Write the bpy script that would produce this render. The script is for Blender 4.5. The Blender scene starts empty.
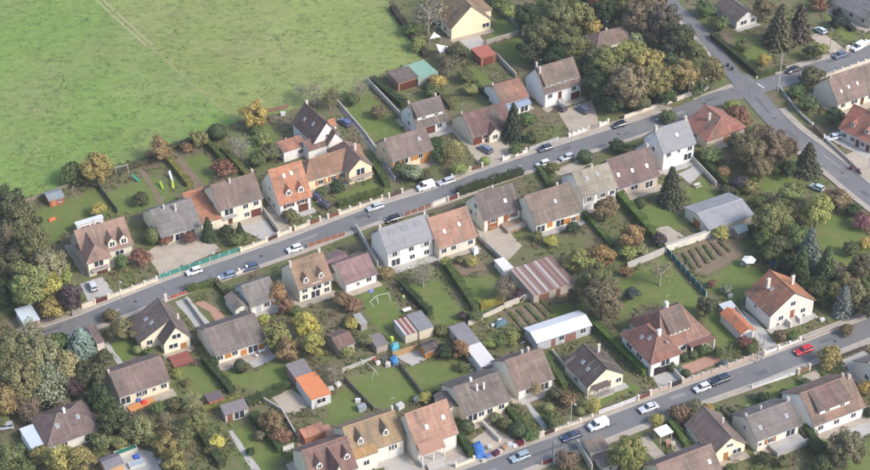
import bpy, math, random
from mathutils import Vector, Matrix
from mathutils.geometry import tessellate_polygon
rnd = random.Random(7)
S = bpy.context.scene
# ---------------------------------------------------------------- camera, sky, sun, exposure
PITCH, DIST, FPX = math.radians(36), 470.0, 1927.0          # aerial view, 470 m from the middle of the scene
CAM = Vector((0, -DIST*math.cos(PITCH), DIST*math.sin(PITCH)))
FWD = Vector((0, math.cos(PITCH), -math.sin(PITCH))); UPV = Vector((0, math.sin(PITCH), math.cos(PITCH)))
cam = bpy.data.cameras.new('camera'); camo = bpy.data.objects.new('camera', cam); S.collection.objects.link(camo)
camo.location = CAM; camo.rotation_euler = (math.pi/2-PITCH, 0, 0)
cam.sensor_width = 36; cam.lens = 36*FPX/870; cam.clip_start = 1; cam.clip_end = 9000
S.camera = camo
SUN_AZ, SUN_EL = math.radians(118), math.radians(40)        # azimuth clockwise from +Y (away from camera)
W = bpy.data.worlds.new('World'); S.world = W; W.use_nodes = True
wn = W.node_tree.nodes; wl = W.node_tree.links
for n in list(wn): wn.remove(n)
sky = wn.new('ShaderNodeTexSky'); sky.sky_type = 'NISHITA'; sky.sun_disc = False
sky.sun_elevation = SUN_EL; sky.sun_rotation = SUN_AZ; sky.air_density = 1.0; sky.dust_density = 2.0; sky.ozone_density = 1.0
bg = wn.new('ShaderNodeBackground'); bg.inputs[1].default_value = 0.15
wo = wn.new('ShaderNodeOutputWorld'); wl.new(sky.outputs[0], bg.inputs[0]); wl.new(bg.outputs[0], wo.inputs[0])
sl = bpy.data.lights.new('sun', 'SUN'); sl.energy = 1.8; sl.angle = math.radians(13); sl.color = (1, .94, .86)
so = bpy.data.objects.new('sun', sl); S.collection.objects.link(so)
sd = Vector((math.sin(SUN_AZ)*math.cos(SUN_EL), math.cos(SUN_AZ)*math.cos(SUN_EL), math.sin(SUN_EL)))
so.rotation_euler = sd.to_track_quat('Z', 'Y').to_euler(); so.location = sd*300
S.view_settings.view_transform = 'Standard'; S.view_settings.look = 'None'; S.view_settings.gamma = 1
S.view_settings.exposure = 1.0; S.view_settings.use_curve_mapping = False
S.cycles.max_bounces = 5; S.cycles.use_denoising = True

# ---------------------------------------------------------------- from photograph pixels to places on the ground
def rayv(p): return Vector((1,0,0))*((p[0]-435)/FPX) - UPV*((p[1]-235)/FPX) + FWD
def at(p, z=0.0):
    d = rayv(p); return CAM + d*((z-CAM.z)/d.z)
def mpp(p):                                                  # metres per photograph pixel at a ground point
    return (at(p)-CAM).dot(FWD)/FPX

# ---------------------------------------------------------------- materials
MATS = {}
def nodes(name):
    m = bpy.data.materials.new(name); m.use_nodes = True; MATS[name] = m
    nt = m.node_tree; b = nt.nodes['Principled BSDF']
    b.inputs['Specular IOR Level'].default_value = .25
    return m, nt, b
def N(nt, t, **k):
    n = nt.nodes.new(t)
    for a, v in k.items(): setattr(n, a, v)
    return n
def mixc(nt, fac, a, b, bt='MIX'):
    n = N(nt, 'ShaderNodeMix', data_type='RGBA', blend_type=bt)
    for s, v in ((n.inputs[0], fac), (n.inputs[6], a), (n.inputs[7], b)):
        if hasattr(v, 'is_output'): nt.links.new(v, s)
        elif isinstance(v, (int, float)): s.default_value = v
        else: s.default_value = (*v, 1)
    return n.outputs[2]
def math_(nt, op, a, b=0.0, clamp=False):
    n = N(nt, 'ShaderNodeMath', operation=op, use_clamp=clamp)
    for s, v in ((n.inputs[0], a), (n.inputs[1], b)):
        if hasattr(v, 'is_output'): nt.links.new(v, s)
        else: s.default_value = v
    return n.outputs[0]
def surf(name, base=None, rough=.9, layers=(), mixes=(), uv=False, bump=None, island=0.0, spec=.25, metal=0):
    """base None = the object's own colour. layers: (scale, amplitude, stretch) value noise; mixes: (colour, scale, lo, hi, amount, stretch)"""
    m, nt, b = nodes(name); b.inputs['Roughness'].default_value = rough; b.inputs['Specular IOR Level'].default_value = spec
    b.inputs['Metallic'].default_value = metal
    tc = N(nt, 'ShaderNodeTexCoord'); oi = N(nt, 'ShaderNodeObjectInfo')
    off = N(nt, 'ShaderNodeVectorMath', operation='ADD'); nt.links.new(tc.outputs['UV' if uv else 'Object'], off.inputs[0])
    cmb = N(nt, 'ShaderNodeCombineXYZ'); r = math_(nt, 'MULTIPLY', oi.outputs['Random'], 913.0)
    for i in range(3): nt.links.new(r, cmb.inputs[i])
    nt.links.new(cmb.outputs[0], off.inputs[1])
    def noise(sc, st, det=5):
        mp = N(nt, 'ShaderNodeMapping'); nt.links.new(off.outputs[0], mp.inputs[0]); mp.inputs['Scale'].default_value = st or (1,1,1)
        n = N(nt, 'ShaderNodeTexNoise'); n.inputs['Scale'].default_value = sc; n.inputs['Detail'].default_value = det
        n.inputs['Roughness'].default_value = .62; nt.links.new(mp.outputs[0], n.inputs[0]); return n.outputs[0]
    if base is None: col = oi.outputs['Color']
    else:
        rgb = N(nt, 'ShaderNodeRGB'); rgb.outputs[0].default_value = (*base, 1); col = rgb.outputs[0]
    for c, sc, lo, hi, am, st in mixes:
        mr = N(nt, 'ShaderNodeMapRange'); mr.inputs[1].default_value = lo; mr.inputs[2].default_value = hi; mr.inputs[4].default_value = am
        nt.links.new(noise(sc, st), mr.inputs[0]); col = mixc(nt, mr.outputs[0], col, c)
    val = None
    for sc, am, st in layers:
        v = math_(nt, 'MULTIPLY', math_(nt, 'SUBTRACT', noise(sc, st), .5), 2*am)
        val = v if val is None else math_(nt, 'ADD', val, v)
    if island:
        g = N(nt, 'ShaderNodeNewGeometry'); v = math_(nt, 'MULTIPLY', math_(nt, 'SUBTRACT', g.outputs['Random Per Island'], .5), 2*island)
        val = v if val is None else math_(nt, 'ADD', val, v)
    if val is not None:
        hs = N(nt, 'ShaderNodeHueSaturation'); nt.links.new(math_(nt, 'ADD', val, 1.0), hs.inputs['Value']); nt.links.new(col, hs.inputs['Color']); col = hs.outputs[0]
    nt.links.new(col, b.inputs['Base Color'])
    if bump:
        bp = N(nt, 'ShaderNodeBump'); bp.inputs['Strength'].default_value = bump[1]; bp.inputs['Distance'].default_value = bump[2]
        nt.links.new(noise(bump[0], None), bp.inputs['Height']); nt.links.new(bp.outputs[0], b.inputs['Normal'])
    return m
# ground
for nm,c in (('grass_field',(.160,.240,.058)),('grass_field_dry',(.204,.242,.074))):
    surf(nm, c, layers=[(.02,.16,None),(.10,.22,(1,1.4,1)),(.40,.34,(1,1.5,1)),(1.4,.32,None),(4,.2,None)],
     mixes=[((.24,.225,.11),.035,.46,.72,.55,None),((.095,.155,.045),.30,.53,.68,.75,(1,1.5,1)),((.25,.225,.12),.45,.56,.75,.55,None)], bump=(1.2,.5,.4))
surf('lawn', (.122,.160,.042), layers=[(.12,.14,None),(.6,.20,None),(2.2,.20,None)], mixes=[((.19,.165,.075),.20,.48,.74,.65,None),((.075,.11,.03),.5,.55,.8,.5,None)], bump=(2,.4,.2))
surf('rough_ground', (.165,.135,.085), layers=[(.12,.16,None),(.7,.25,None),(2.4,.25,None)], mixes=[((.112,.132,.045),.12,.39,.56,.9,None),((.25,.20,.14),.3,.58,.8,.6,None)], bump=(1.5,.6,.3))
surf('soil', (.20,.15,.10), layers=[(.4,.2,None),(1.8,.25,None)], mixes=[((.10,.11,.04),.5,.52,.7,.7,None)], bump=(2,.6,.25))
surf('asphalt', (.160,.157,.158), layers=[(.08,.16,None),(.5,.18,None),(2.5,.22,None)], mixes=[((.225,.22,.215),.06,.5,.7,.6,None),((.15,.15,.155),.3,.62,.78,.5,None)], rough=.85)
surf('pavement', (.37,.32,.265), layers=[(.15,.12,None),(1.2,.14,None)], mixes=[((.22,.20,.17),.25,.5,.75,.7,None)])
surf('kerb', (.40,.37,.33), layers=[(.6,.12,None)])
surf('gravel', (.40,.34,.27), layers=[(.2,.12,None),(1.5,.14,None),(5,.12,None)], mixes=[((.20,.17,.12),.3,.5,.78,.6,None),((.14,.15,.07),.5,.62,.8,.4,None)])
surf('concrete', (.40,.38,.35), layers=[(.25,.14,None),(1.8,.12,None)], mixes=[((.24,.22,.2),.35,.52,.8,.6,None)])
surf('tile_paving', (.38,.22,.16), layers=[(.3,.12,None),(2.5,.14,None)])
surf('white_line', (.62,.61,.58), layers=[(1.5,.2,None)])
# buildings
surf('render_wall', None, layers=[(.25,.12,None),(1.3,.10,None)], mixes=[((.36,.33,.28),.6,.54,.8,.45,(1,1,.22))], rough=.92)
surf('roof_tile', None, layers=[(.16,.30,None),(.8,.45,(1,.35,1)),(1.0,.45,(.10,2.2,1)),(3.0,.55,(1.8,.8,1))], mixes=[((.10,.092,.075),.20,.47,.68,.75,(1.3,.5,1)),((.34,.28,.22),.7,.55,.74,.55,(2.2,.22,1)),((.12,.12,.06),.5,.58,.75,.5,(1,1,1))], uv=True, bump=(4,.5,.08))
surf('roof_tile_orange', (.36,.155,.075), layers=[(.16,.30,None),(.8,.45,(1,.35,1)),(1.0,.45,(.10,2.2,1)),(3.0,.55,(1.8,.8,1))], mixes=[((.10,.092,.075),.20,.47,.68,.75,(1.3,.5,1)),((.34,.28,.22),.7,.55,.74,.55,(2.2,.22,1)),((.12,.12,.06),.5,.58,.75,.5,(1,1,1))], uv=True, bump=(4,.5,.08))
surf('slate_roof', None, layers=[(.3,.16,None),(1.5,.26,(2,.4,1)),(1.0,.25,(.12,2,1)),(4,.2,None)], mixes=[((.12,.12,.12),.4,.55,.8,.5,(2,.4,1))], uv=True, rough=.7)
surf('sheet_roof', None, layers=[(.4,.10,None),(2.2,.10,(3,.4,1))], mixes=[((.20,.10,.06),.6,.62,.85,.4,(2,.4,1))], uv=True, rough=.6, spec=.35)
surf('trim', None, layers=[(.8,.06,None)], rough=.7)
surf('wood', None, layers=[(.8,.14,(1,1,4)),(4,.12,None)], rough=.75)
surf('brick', None, layers=[(1.5,.12,None),(.4,.10,None)])
surf('zinc', (.33,.34,.36), layers=[(1,.1,None)], rough=.5, metal=.4)
surf('metal_dark', (.03,.03,.032), rough=.5)
surf('metal_pole', None, layers=[(1,.1,None)], rough=.6)
surf('plastic', None, rough=.45, layers=[(1,.04,None)])
surf('fabric', None, rough=.9, layers=[(1.5,.08,None)])
m, nt, b = nodes('glass'); b.inputs['Base Color'].default_value = (.035,.042,.05,1); b.inputs['Roughness'].default_value = .12; b.inputs['Specular IOR Level'].default_value = .6
m, nt, b = nodes('skylight_glass'); b.inputs['Base Color'].default_value = (.22,.25,.28,1); b.inputs['Roughness'].default_value = .15; b.inputs['Specular IOR Level'].default_value = .8
m, nt, b = nodes('car_paint'); oi = N(nt, 'ShaderNodeObjectInfo'); nt.links.new(oi.outputs['Color'], b.inputs['Base Color']); b.inputs['Roughness'].default_value = .28; b.inputs['Specular IOR Level'].default_value = .5; b.inputs['Coat Weight'].default_value = .3
surf('tyre', (.02,.02,.02), rough=.9)
m, nt, b = nodes('lamp_glass'); b.inputs['Base Color'].default_value = (.75,.76,.74,1); b.inputs['Roughness'].default_value = .2
m, nt, b = nodes('tail_glass'); b.inputs['Base Color'].default_value = (.35,.015,.01,1); b.inputs['Roughness'].default_value = .25
m, nt, b = nodes('pool_water'); b.inputs['Base Color'].default_value = (.10,.28,.30,1); b.inputs['Roughness'].default_value = .08
# foliage: the object's colour, varied leaf by leaf
m, nt, b = nodes('leaf'); oi = N(nt, 'ShaderNodeObjectInfo'); g = N(nt, 'ShaderNodeNewGeometry')
tc = N(nt, 'ShaderNodeTexCoord'); no = N(nt, 'ShaderNodeTexNoise'); no.inputs['Scale'].default_value = 2.6; no.inputs['Detail'].default_value = 3; nt.links.new(tc.outputs['Object'], no.inputs[0])
hs = N(nt, 'ShaderNodeHueSaturation'); nt.links.new(oi.outputs['Color'], hs.inputs['Color'])
rp = g.outputs['Random Per Island']
nt.links.new(math_(nt,'ADD', math_(nt,'MULTIPLY', rp, .62), math_(nt,'ADD', math_(nt,'MULTIPLY', no.outputs[0], 1.2), .16)), hs.inputs['Value'])
nt.links.new(math_(nt,'ADD', math_(nt,'MULTIPLY', no.outputs[0], .09), .455), hs.inputs['Hue'])
hs.inputs['Saturation'].default_value = .92
nt.links.new(hs.outputs[0], b.inputs['Base Color']); b.inputs['Roughness'].default_value = .7; b.inputs['Specular IOR Level'].default_value = .2
tr = N(nt, 'ShaderNodeBsdfTranslucent'); nt.links.new(hs.outputs[0], tr.inputs[0]); mx = N(nt, 'ShaderNodeMixShader'); mx.inputs[0].default_value = .22
nt.links.new(b.outputs[0], mx.inputs[1]); nt.links.new(tr.outputs[0], mx.inputs[2]); nt.links.new(mx.outputs[0], nt.nodes['Material Output'].inputs[0])
surf('bark', (.10,.085,.065), layers=[(2,.25,(1,1,.3))])
surf('pale_bark', (.30,.27,.23), layers=[(2,.25,(1,1,.3))])

# ---------------------------------------------------------------- meshes and objects
def col4(c): return (c[0], c[1], c[2], 1.0)
class MB:
    def __init__(s): s.v=[]; s.f=[]; s.mi=[]; s.uv={}
    def quad(s, pts, mi=0, uv=None):
        i=len(s.v); s.v += [tuple(p) for p in pts]; s.f.append(tuple(range(i,i+len(pts)))); s.mi.append(mi)
        if uv: s.uv[len(s.f)-1]=uv
        return s
    def box(s, x0,y0,z0,x1,y1,z1, mi=0, M=None):
        p=[Vector(q) for q in ((x0,y0,z0),(x1,y0,z0),(x1,y1,z0),(x0,y1,z0),(x0,y0,z1),(x1,y0,z1),(x1,y1,z1),(x0,y1,z1))]
        if M is not None: p=[M@q for q in p]
        i=len(s.v); s.v += [tuple(q) for q in p]
        for q in ((0,3,2,1),(4,5,6,7),(0,1,5,4),(1,2,6,5),(2,3,7,6),(3,0,4,7)): s.f.append(tuple(i+k for k in q)); s.mi.append(mi)
        return s
    def prism(s, ring0, ring1, mi=0, caps=True):
        i=len(s.v); n=len(ring0); s.v += [tuple(p) for p in ring0]+[tuple(p) for p in ring1]
        for k in range(n): s.f.append((i+k,i+(k+1)%n,i+n+(k+1)%n,i+n+k)); s.mi.append(mi)
        if caps:
            s.f.append(tuple(i+k for k in reversed(range(n)))); s.mi.append(mi); s.f.append(tuple(i+n+k for k in range(n))); s.mi.append(mi)
        return s
    def tube(s, a, b, r0, r1, n=6, mi=0):
        a=Vector(a); b=Vector(b); d=(b-a)
        if d.length<1e-6: return s
        q=d.to_track_quat('Z','Y'); x=q@Vector((1,0,0)); y=q@Vector((0,1,0))
        ring=lambda c,r:[c+x*r*math.cos(6.2832*k/n)+y*r*math.sin(6.2832*k/n) for k in range(n)]
        return s.prism(ring(a,r0), ring(b,r1), mi)
    def mesh(s, name, mats, smooth=False):
        me=bpy.data.meshes.new(name); me.from_pydata(s.v,[],s.f)
        for mm in (mats if isinstance(mats,(list,tuple)) else [mats]): me.materials.append(MATS[mm])
        if any(s.mi): me.polygons.foreach_set('material_index', s.mi)
        if s.uv:
            ul=me.uv_layers.new(name='UVMap').data
            for fi,uv in s.uv.items():
                for k,li in enumerate(me.polygons[fi].loop_indices): ul[li].uv=uv[k]
        if smooth: me.polygons.foreach_set('use_smooth',[True]*len(s.f))
        me.update(); return me
def link(name, me, parent=None, loc=(0,0,0), rz=0, scale=None, color=None):
    o=bpy.data.objects.new(name, me); S.collection.objects.link(o)
    o.location=loc; o.rotation_euler=(0,0,rz)
    if scale: o.scale=scale
    if color: o.color=col4(color)
    if parent: o.parent=parent
    return o
def tag(o, label, cat=None, group=None, kind=None):
    o['label']=label
    if cat: o['category']=cat
    if group: o['group']=group
    if kind: o['kind']=kind
    return o
def thing(name, label, cat, loc=(0,0,0), rz=0, group=None):
    o=bpy.data.objects.new(name, None); S.collection.objects.link(o); o.empty_display_size=.5
    o.location=loc; o.rotation_euler=(0,0,rz); return tag(o,label,cat,group)
CACHE={}
def shared(key, fn):
    if key not in CACHE: CACHE[key]=fn()
    return CACHE[key]

# ================================================================ the ground, the field, streets
def struct(name, me, label): o=link(name, me); return tag(o, label, kind='structure')
def grid_sheet(x0,y0,x1,y1,z,mat,name): return MB().quad([(x0,y0,z),(x1,y0,z),(x1,y1,z),(x0,y1,z)]).mesh(name,mat)
struct('ground', grid_sheet(-3000,-2000,3000,4000,0,'rough_ground','ground'), 'rough garden ground between the houses')
LAYER=[.006]
def poly_mesh(pts, mat, name, z, jit=0.0, step=2.0):
    out=[]
    for i,p in enumerate(pts):
        q=pts[(i+1)%len(pts)]; n=max(1,int((q-p).length/step)) if jit else 1
        for k in range(n):
            r=p.lerp(q,k/n)
            if k: r=r+Vector((rnd.uniform(-jit,jit),rnd.uniform(-jit,jit),0))
            out.append(Vector((r.x,r.y,z)))
    mb=MB(); mb.v=[tuple(v) for v in out]
    for t in tessellate_polygon([out]):
        a,b_,c=(out[k] for k in t)
        if (b_-a).cross(c-a).z<0: t=(t[0],t[2],t[1])
        mb.f.append(tuple(t)); mb.mi.append(0)
    return mb.mesh(name,mat)
AVOID=[]                                                    # hard or mown areas where no wild plants grow
def patch(name, label, pix, mat, jit=.25):
    LAYER[0]+=.0006
    if name!='field': AVOID.append([(q.x,q.y) for q in (at(p) for p in pix)])
    return struct(name, poly_mesh([at(p) for p in pix], mat, name, LAYER[0], jit), label)
patch('field','wide green pasture beyond the back gardens',[(-60,212),(20,200),(62,188),(100,170),(160,152),(215,128),(250,118),(290,112),(312,100),(336,97),(366,86),(386,72),(404,66),(420,60),(424,56),(390,8),(380,-40),(300,-160),(-400,-160),(-400,150)],'grass_field',.6)
# worn track across the pasture
def smooth(pts, n=5):
    out=[]; P=[pts[0]*2-pts[1]]+pts+[pts[-1]*2-pts[-2]]
    for i in range(1,len(P)-2):
        for k in range(n):
            t=k/n; a,b_,c,d=P[i-1],P[i],P[i+1],P[i+2]
            out.append(.5*((2*b_)+(c-a)*t+(2*a-5*b_+4*c-d)*t*t+(3*b_-a-3*c+d)*t**3))
    return out+[pts[-1]]
def strip_mesh(pts, o0, o1, z, mat, name, skirt=0.0, jit=0.0):
    mb=MB(); L=[]; Rr=[]
    for i,p in enumerate(pts):
        d=(pts[min(i+1,len(pts)-1)]-pts[max(i-1,0)]); d.z=0; d.normalize(); n=Vector((-d.y,d.x,0)); j=rnd.uniform(-jit,jit)
        L.append(p+n*(o0+j)+Vector((0,0,z))); Rr.append(p+n*(o1+j)+Vector((0,0,z)))
    dn=Vector((0,0,-skirt))
    for i in range(len(pts)-1):
        if o0<o1: mb.quad([L[i],L[i+1],Rr[i+1],Rr[i]][::-1])
        else: mb.quad([Rr[i],Rr[i+1],L[i+1],L[i]][::-1])
        if skirt:
            mb.quad([L[i],L[i+1],L[i+1]+dn,L[i]+dn]); mb.quad([Rr[i],Rr[i+1],Rr[i+1]+dn,Rr[i]+dn])
    return mb.mesh(name,mat)
surf('worn_track',(.33,.28,.17),layers=[(.5,.2,None),(2,.2,None)])
patch('field','drier right-hand part of the pasture beyond the track',[(90,-12),(126,24),(172,66),(238,121),(250,118),(290,112),(312,100),(336,97),(366,86),(386,72),(404,66),(420,60),(424,56),(390,8),(380,-40),(300,-160),(40,-160)],'grass_field_dry',.9)
trk=smooth([at(p) for p in ((88,-12),(108,8),(126,24),(140,37),(150,46))],8)
for o in (-.85,.85): struct('track',strip_mesh(trk,o-.26,o+.26,LAYER[0]+.003+(o>0)*.001,'worn_track','track',jit=.12),('lower' if o<0 else 'upper')+' pale wheel rut worn across the pasture')
surf('faint_track',(.235,.236,.108),layers=[(.5,.3,None),(2,.3,None)])
trk=smooth([at(p) for p in ((149,45),(172,66),(200,91),(236,120))],8)
struct('track',strip_mesh(trk,-.32,.32,LAYER[0]+.003,'faint_track','track',jit=.25),'faint line where the track fades into the grass')
LAYER[0]+=.006
# streets: centre lines in the photograph
MAIN=[(-120,402),(-30,366),(8,350),(40,338),(84,323),(128,305),(174,287),(217,272),(261,256.5),(300,243),(348,224.5),(375,215),(440,195.5),(480,180),(522,165.5),(560,153),(600,140.5),(636,129),(670,117.5),(696,107.5),(722,97.5),(760,89)]
RIGHT=[(738,93),(778,82),(804,73.5),(836,63.5),(870,52.5),(905,41),(990,12)]
UPPER=[(640,-40),(668,0),(690,22),(712,46),(731,72),(750,92)]
LOWER=[(738,76),(752,93),(768,112),(788,132),(812,150),(838,170),(862,190),(890,212),(915,232),(990,295)]
BOTTOM=[(270,550),(380,511),(430,493),(480,475),(522,459.5),(560,445.5),(600,430.5),(650,411),(696,393.5),(750,374.5),(804,353.5),(840,339.5),(870,328),(915,311),(1000,279)]
RZ=.13; ROADS=[]
def road(name,label,pix,w,k):
    p=smooth([at(q) for q in pix],6); struct(name,strip_mesh(p,-w/2,w/2,RZ+.004*k,'asphalt',name),label); ROADS.append((p,w/2+2.6)); return p
pm=road('street','grey asphalt main street running between the two rows of houses',MAIN,6.0,1)
pr=road('street','grey asphalt street continuing right of the crossroads',RIGHT,6.2,2)
pu=road('street','narrow asphalt lane climbing from the crossroads past the wood',UPPER,4.6,3)
pl=road('street','grey asphalt side street descending to the right edge',LOWER,6.4,4)
pb=road('street','grey asphalt lower street across the bottom right corner',BOTTOM,5.8,5)
def walk(label,pts,w,off,i0=0,i1=None):
    q=pts[i0:i1]; s=1 if off>0 else -1
    struct('kerb',strip_mesh(q,off,off+s*.18,RZ+.125,'kerb','kerb',.14),'stone kerb of the '+label)
    struct('pavement',strip_mesh(q,off+s*.18,off+s*(.18+w),RZ+.12,'pavement','pavement',.12),label)
walk('beige pavement along the upper side of the main street',pm,2.5,3.0,0,-16)
walk('beige pavement along the lower side of the main street',pm,1.2,-3.0,18,-22)
walk('beige pavement along the upper side of the right-hand street',pr,1.8,3.1,7)
walk('beige pavement along the lower side of the right-hand street',pr,1.5,-3.1,13)
walk('pavement beside the hedge of the narrow lane',pu,1.0,-2.3,0,-9)
walk('beige pavement along the upper side of the descending side street',pl,1.8,3.2,12)
walk('beige pavement along the lower side of the descending side street',pl,1.4,-3.2,17)
walk('beige pavement along the upper side of the lower street',pb,2.2,2.9)
walk('beige pavement along the lower side of the lower street',pb,1.5,-2.9)
def seg_mesh(a,b_,w,z,mat,name): return strip_mesh([a,b_],-w/2,w/2,z,mat,name)
struct('road_marking',seg_mesh(at((757,84)),at((764,88.5)),.45,RZ+.026,'white_line','road_marking'),'short white stop line painted at the crossroads')
surf('asphalt_patch',(.115,.115,.12),layers=[(.6,.2,None),(3,.2,None)]); surf('asphalt_pale',(.235,.23,.225),layers=[(.6,.2,None),(3,.2,None)])
def road_patch(pts,i,off,ln,w,mat,label):
    p=pts[i]; d=(pts[i+1]-pts[i-1]); d.z=0; d.normalize(); n=Vector((-d.y,d.x,0)); c=p+n*off
    q=[c-d*ln/2-n*w/2,c+d*ln/2-n*w/2,c+d*ln/2+n*w/2,c-d*ln/2+n*w/2]
    struct('road_patch',poly_mesh(q,mat,'road_patch',RZ+.027,.06,.6),label)
k_=0
for pts,nm in ((pm,'main street'),(pb,'lower street'),(pl,'side street'),(pr,'right-hand street')):
    for i in range(10,len(pts)-4,9):
        k_+=1; road_patch(pts,i,rnd.uniform(-1.8,1.8),rnd.uniform(1.5,9),rnd.uniform(.6,1.3),'asphalt_patch' if k_%3 else 'asphalt_pale','repaired strip of asphalt in the '+nm)
for pts,nm in ((pm,'main street'),(pb,'lower street'),(pl,'side street')):
    for i in range(14,len(pts)-4,17):
        c=pts[i]; struct('manhole_cover',MB().tube((c.x,c.y,RZ-.02),(c.x,c.y,RZ+.036),.34,.34,14).mesh('manhole_cover','metal_dark'),'round iron manhole cover in the '+nm)
# lawns
for lab,pix in [
 ('lawn with red playhouse behind the mansion with two dormers',[(34,214),(66,200),(98,188),(116,214),(72,226),(58,240),(44,246),(38,232)]),
 ('lawn with children slides behind the grey-roofed house',[(104,194),(150,176),(166,184),(182,204),(146,212),(120,214)]),
 ('narrow lawn between two clipped hedges below the field',[(184,160),(204,152),(216,172),(206,186),(196,182)]),
 ('lawn behind the orange dormer house below the gold tree',[(236,140),(272,124),(278,140),(262,150),(250,160)]),
 ('large lawn between two garden walls beside the field',[(336,99),(352,93),(368,90),(400,126),(404,134),(372,142),(366,137)]),
 ('lawn below the red tin shed',[(456,80),(474,66),(494,82),(482,88),(476,100),(466,92)]),
 ('lawn beside the cream gable house at the top',[(486,41),(494,26),(504,16),(520,30),(518,34)]),
 ('sloping lawn behind the white dormer house at the top',[(492,46),(520,38),(546,62),(530,66),(508,62)]),
 ('lawn with washing lines behind the low mauve-roofed house',[(360,294),(384,284),(404,312),(398,324),(378,332),(366,312)]),
 ('lawn behind the grey-roofed duplex',[(404,284),(440,282),(466,318),(440,330),(432,316),(412,300)]),
 ('bright lawn with a yellow hedge along its foot',[(462,278),(492,276),(507,296),(484,306),(474,300)]),
 ('wide lawn with goal posts behind the ochre-roofed house',[(346,377),(399,367),(418,394),(397,410),(370,409)]),
 ('lawn behind the terracotta-roofed house',[(402,368),(456,357),(480,378),(470,386),(438,392),(424,392)]),
 ('lawn beside the long orange-roofed shed',[(328,398),(345,388),(366,410),(348,430),(326,424)]),
 ('lawn below the terrace of the long brown-roofed bungalow',[(222,366),(246,374),(290,360),(298,378),(262,392),(236,386)]),
 ('lawn below the wooden deck of the white gable house',[(176,370),(206,364),(222,386),(208,398),(190,396)]),
 ('kitchen garden grass with a straight path at the bottom',[(232,432),(250,424),(284,458),(264,474),(240,458)]),
 ('bright lawn under the white parasol',[(702,280),(742,258),(768,276),(750,298),(728,302),(714,294)]),
 ('big lawn behind the hipped mansion',[(612,286),(664,256),(704,302),(690,312),(650,302),(622,316)]),
 ('lawn between the hipped mansion and the orange garage',[(700,312),(722,308),(742,346),(716,346)]),
 ('lawn with a picnic table beside the grey warehouse',[(684,188),(704,178),(724,200),(696,214)]),
 ('lawn among shrubs at the right edge',[(812,232),(826,214),(850,216),(872,246),(852,270),(826,256)]),
 ('shaded lawn between the rust trees and the dark conifer',[(746,176),(788,166),(804,186),(766,194)]),
 ('front lawn with dark round shrubs beside the white railing',[(738,402),(796,380),(804,390),(758,415)]),
 ('front grass of the dark-roofed gable house',[(598,406),(642,388),(628,382),(600,394)]),
 ('lawn at the bottom right corner',[(846,452),(872,438),(880,480),(842,480)]),
 ('lawn in front of the small white house by the lane',[(732,32),(772,42),(764,66),(738,58)]),
 ('front lawn below the L-shaped house',[(334,196),(372,182),(386,190),(342,208)]),
 ('lawn beside the white gable house on the left',[(106,346),(126,338),(142,352),(120,366)]),
 ('grass below the brown terrace house',[(638,206),(660,200),(690,226),(660,238)]),
 ('grass strip along the long striped shed',[(540,312),(576,300),(590,318),(560,322)]),
 ('grass beside the drive at the top right',[(822,14),(834,10),(858,38),(846,42)]),
 ('grass verge at the foot of the plum tree',[(0,330),(14,322),(30,330),(6,346)])]: patch('lawn',lab,pix,'lawn',.5)
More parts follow.
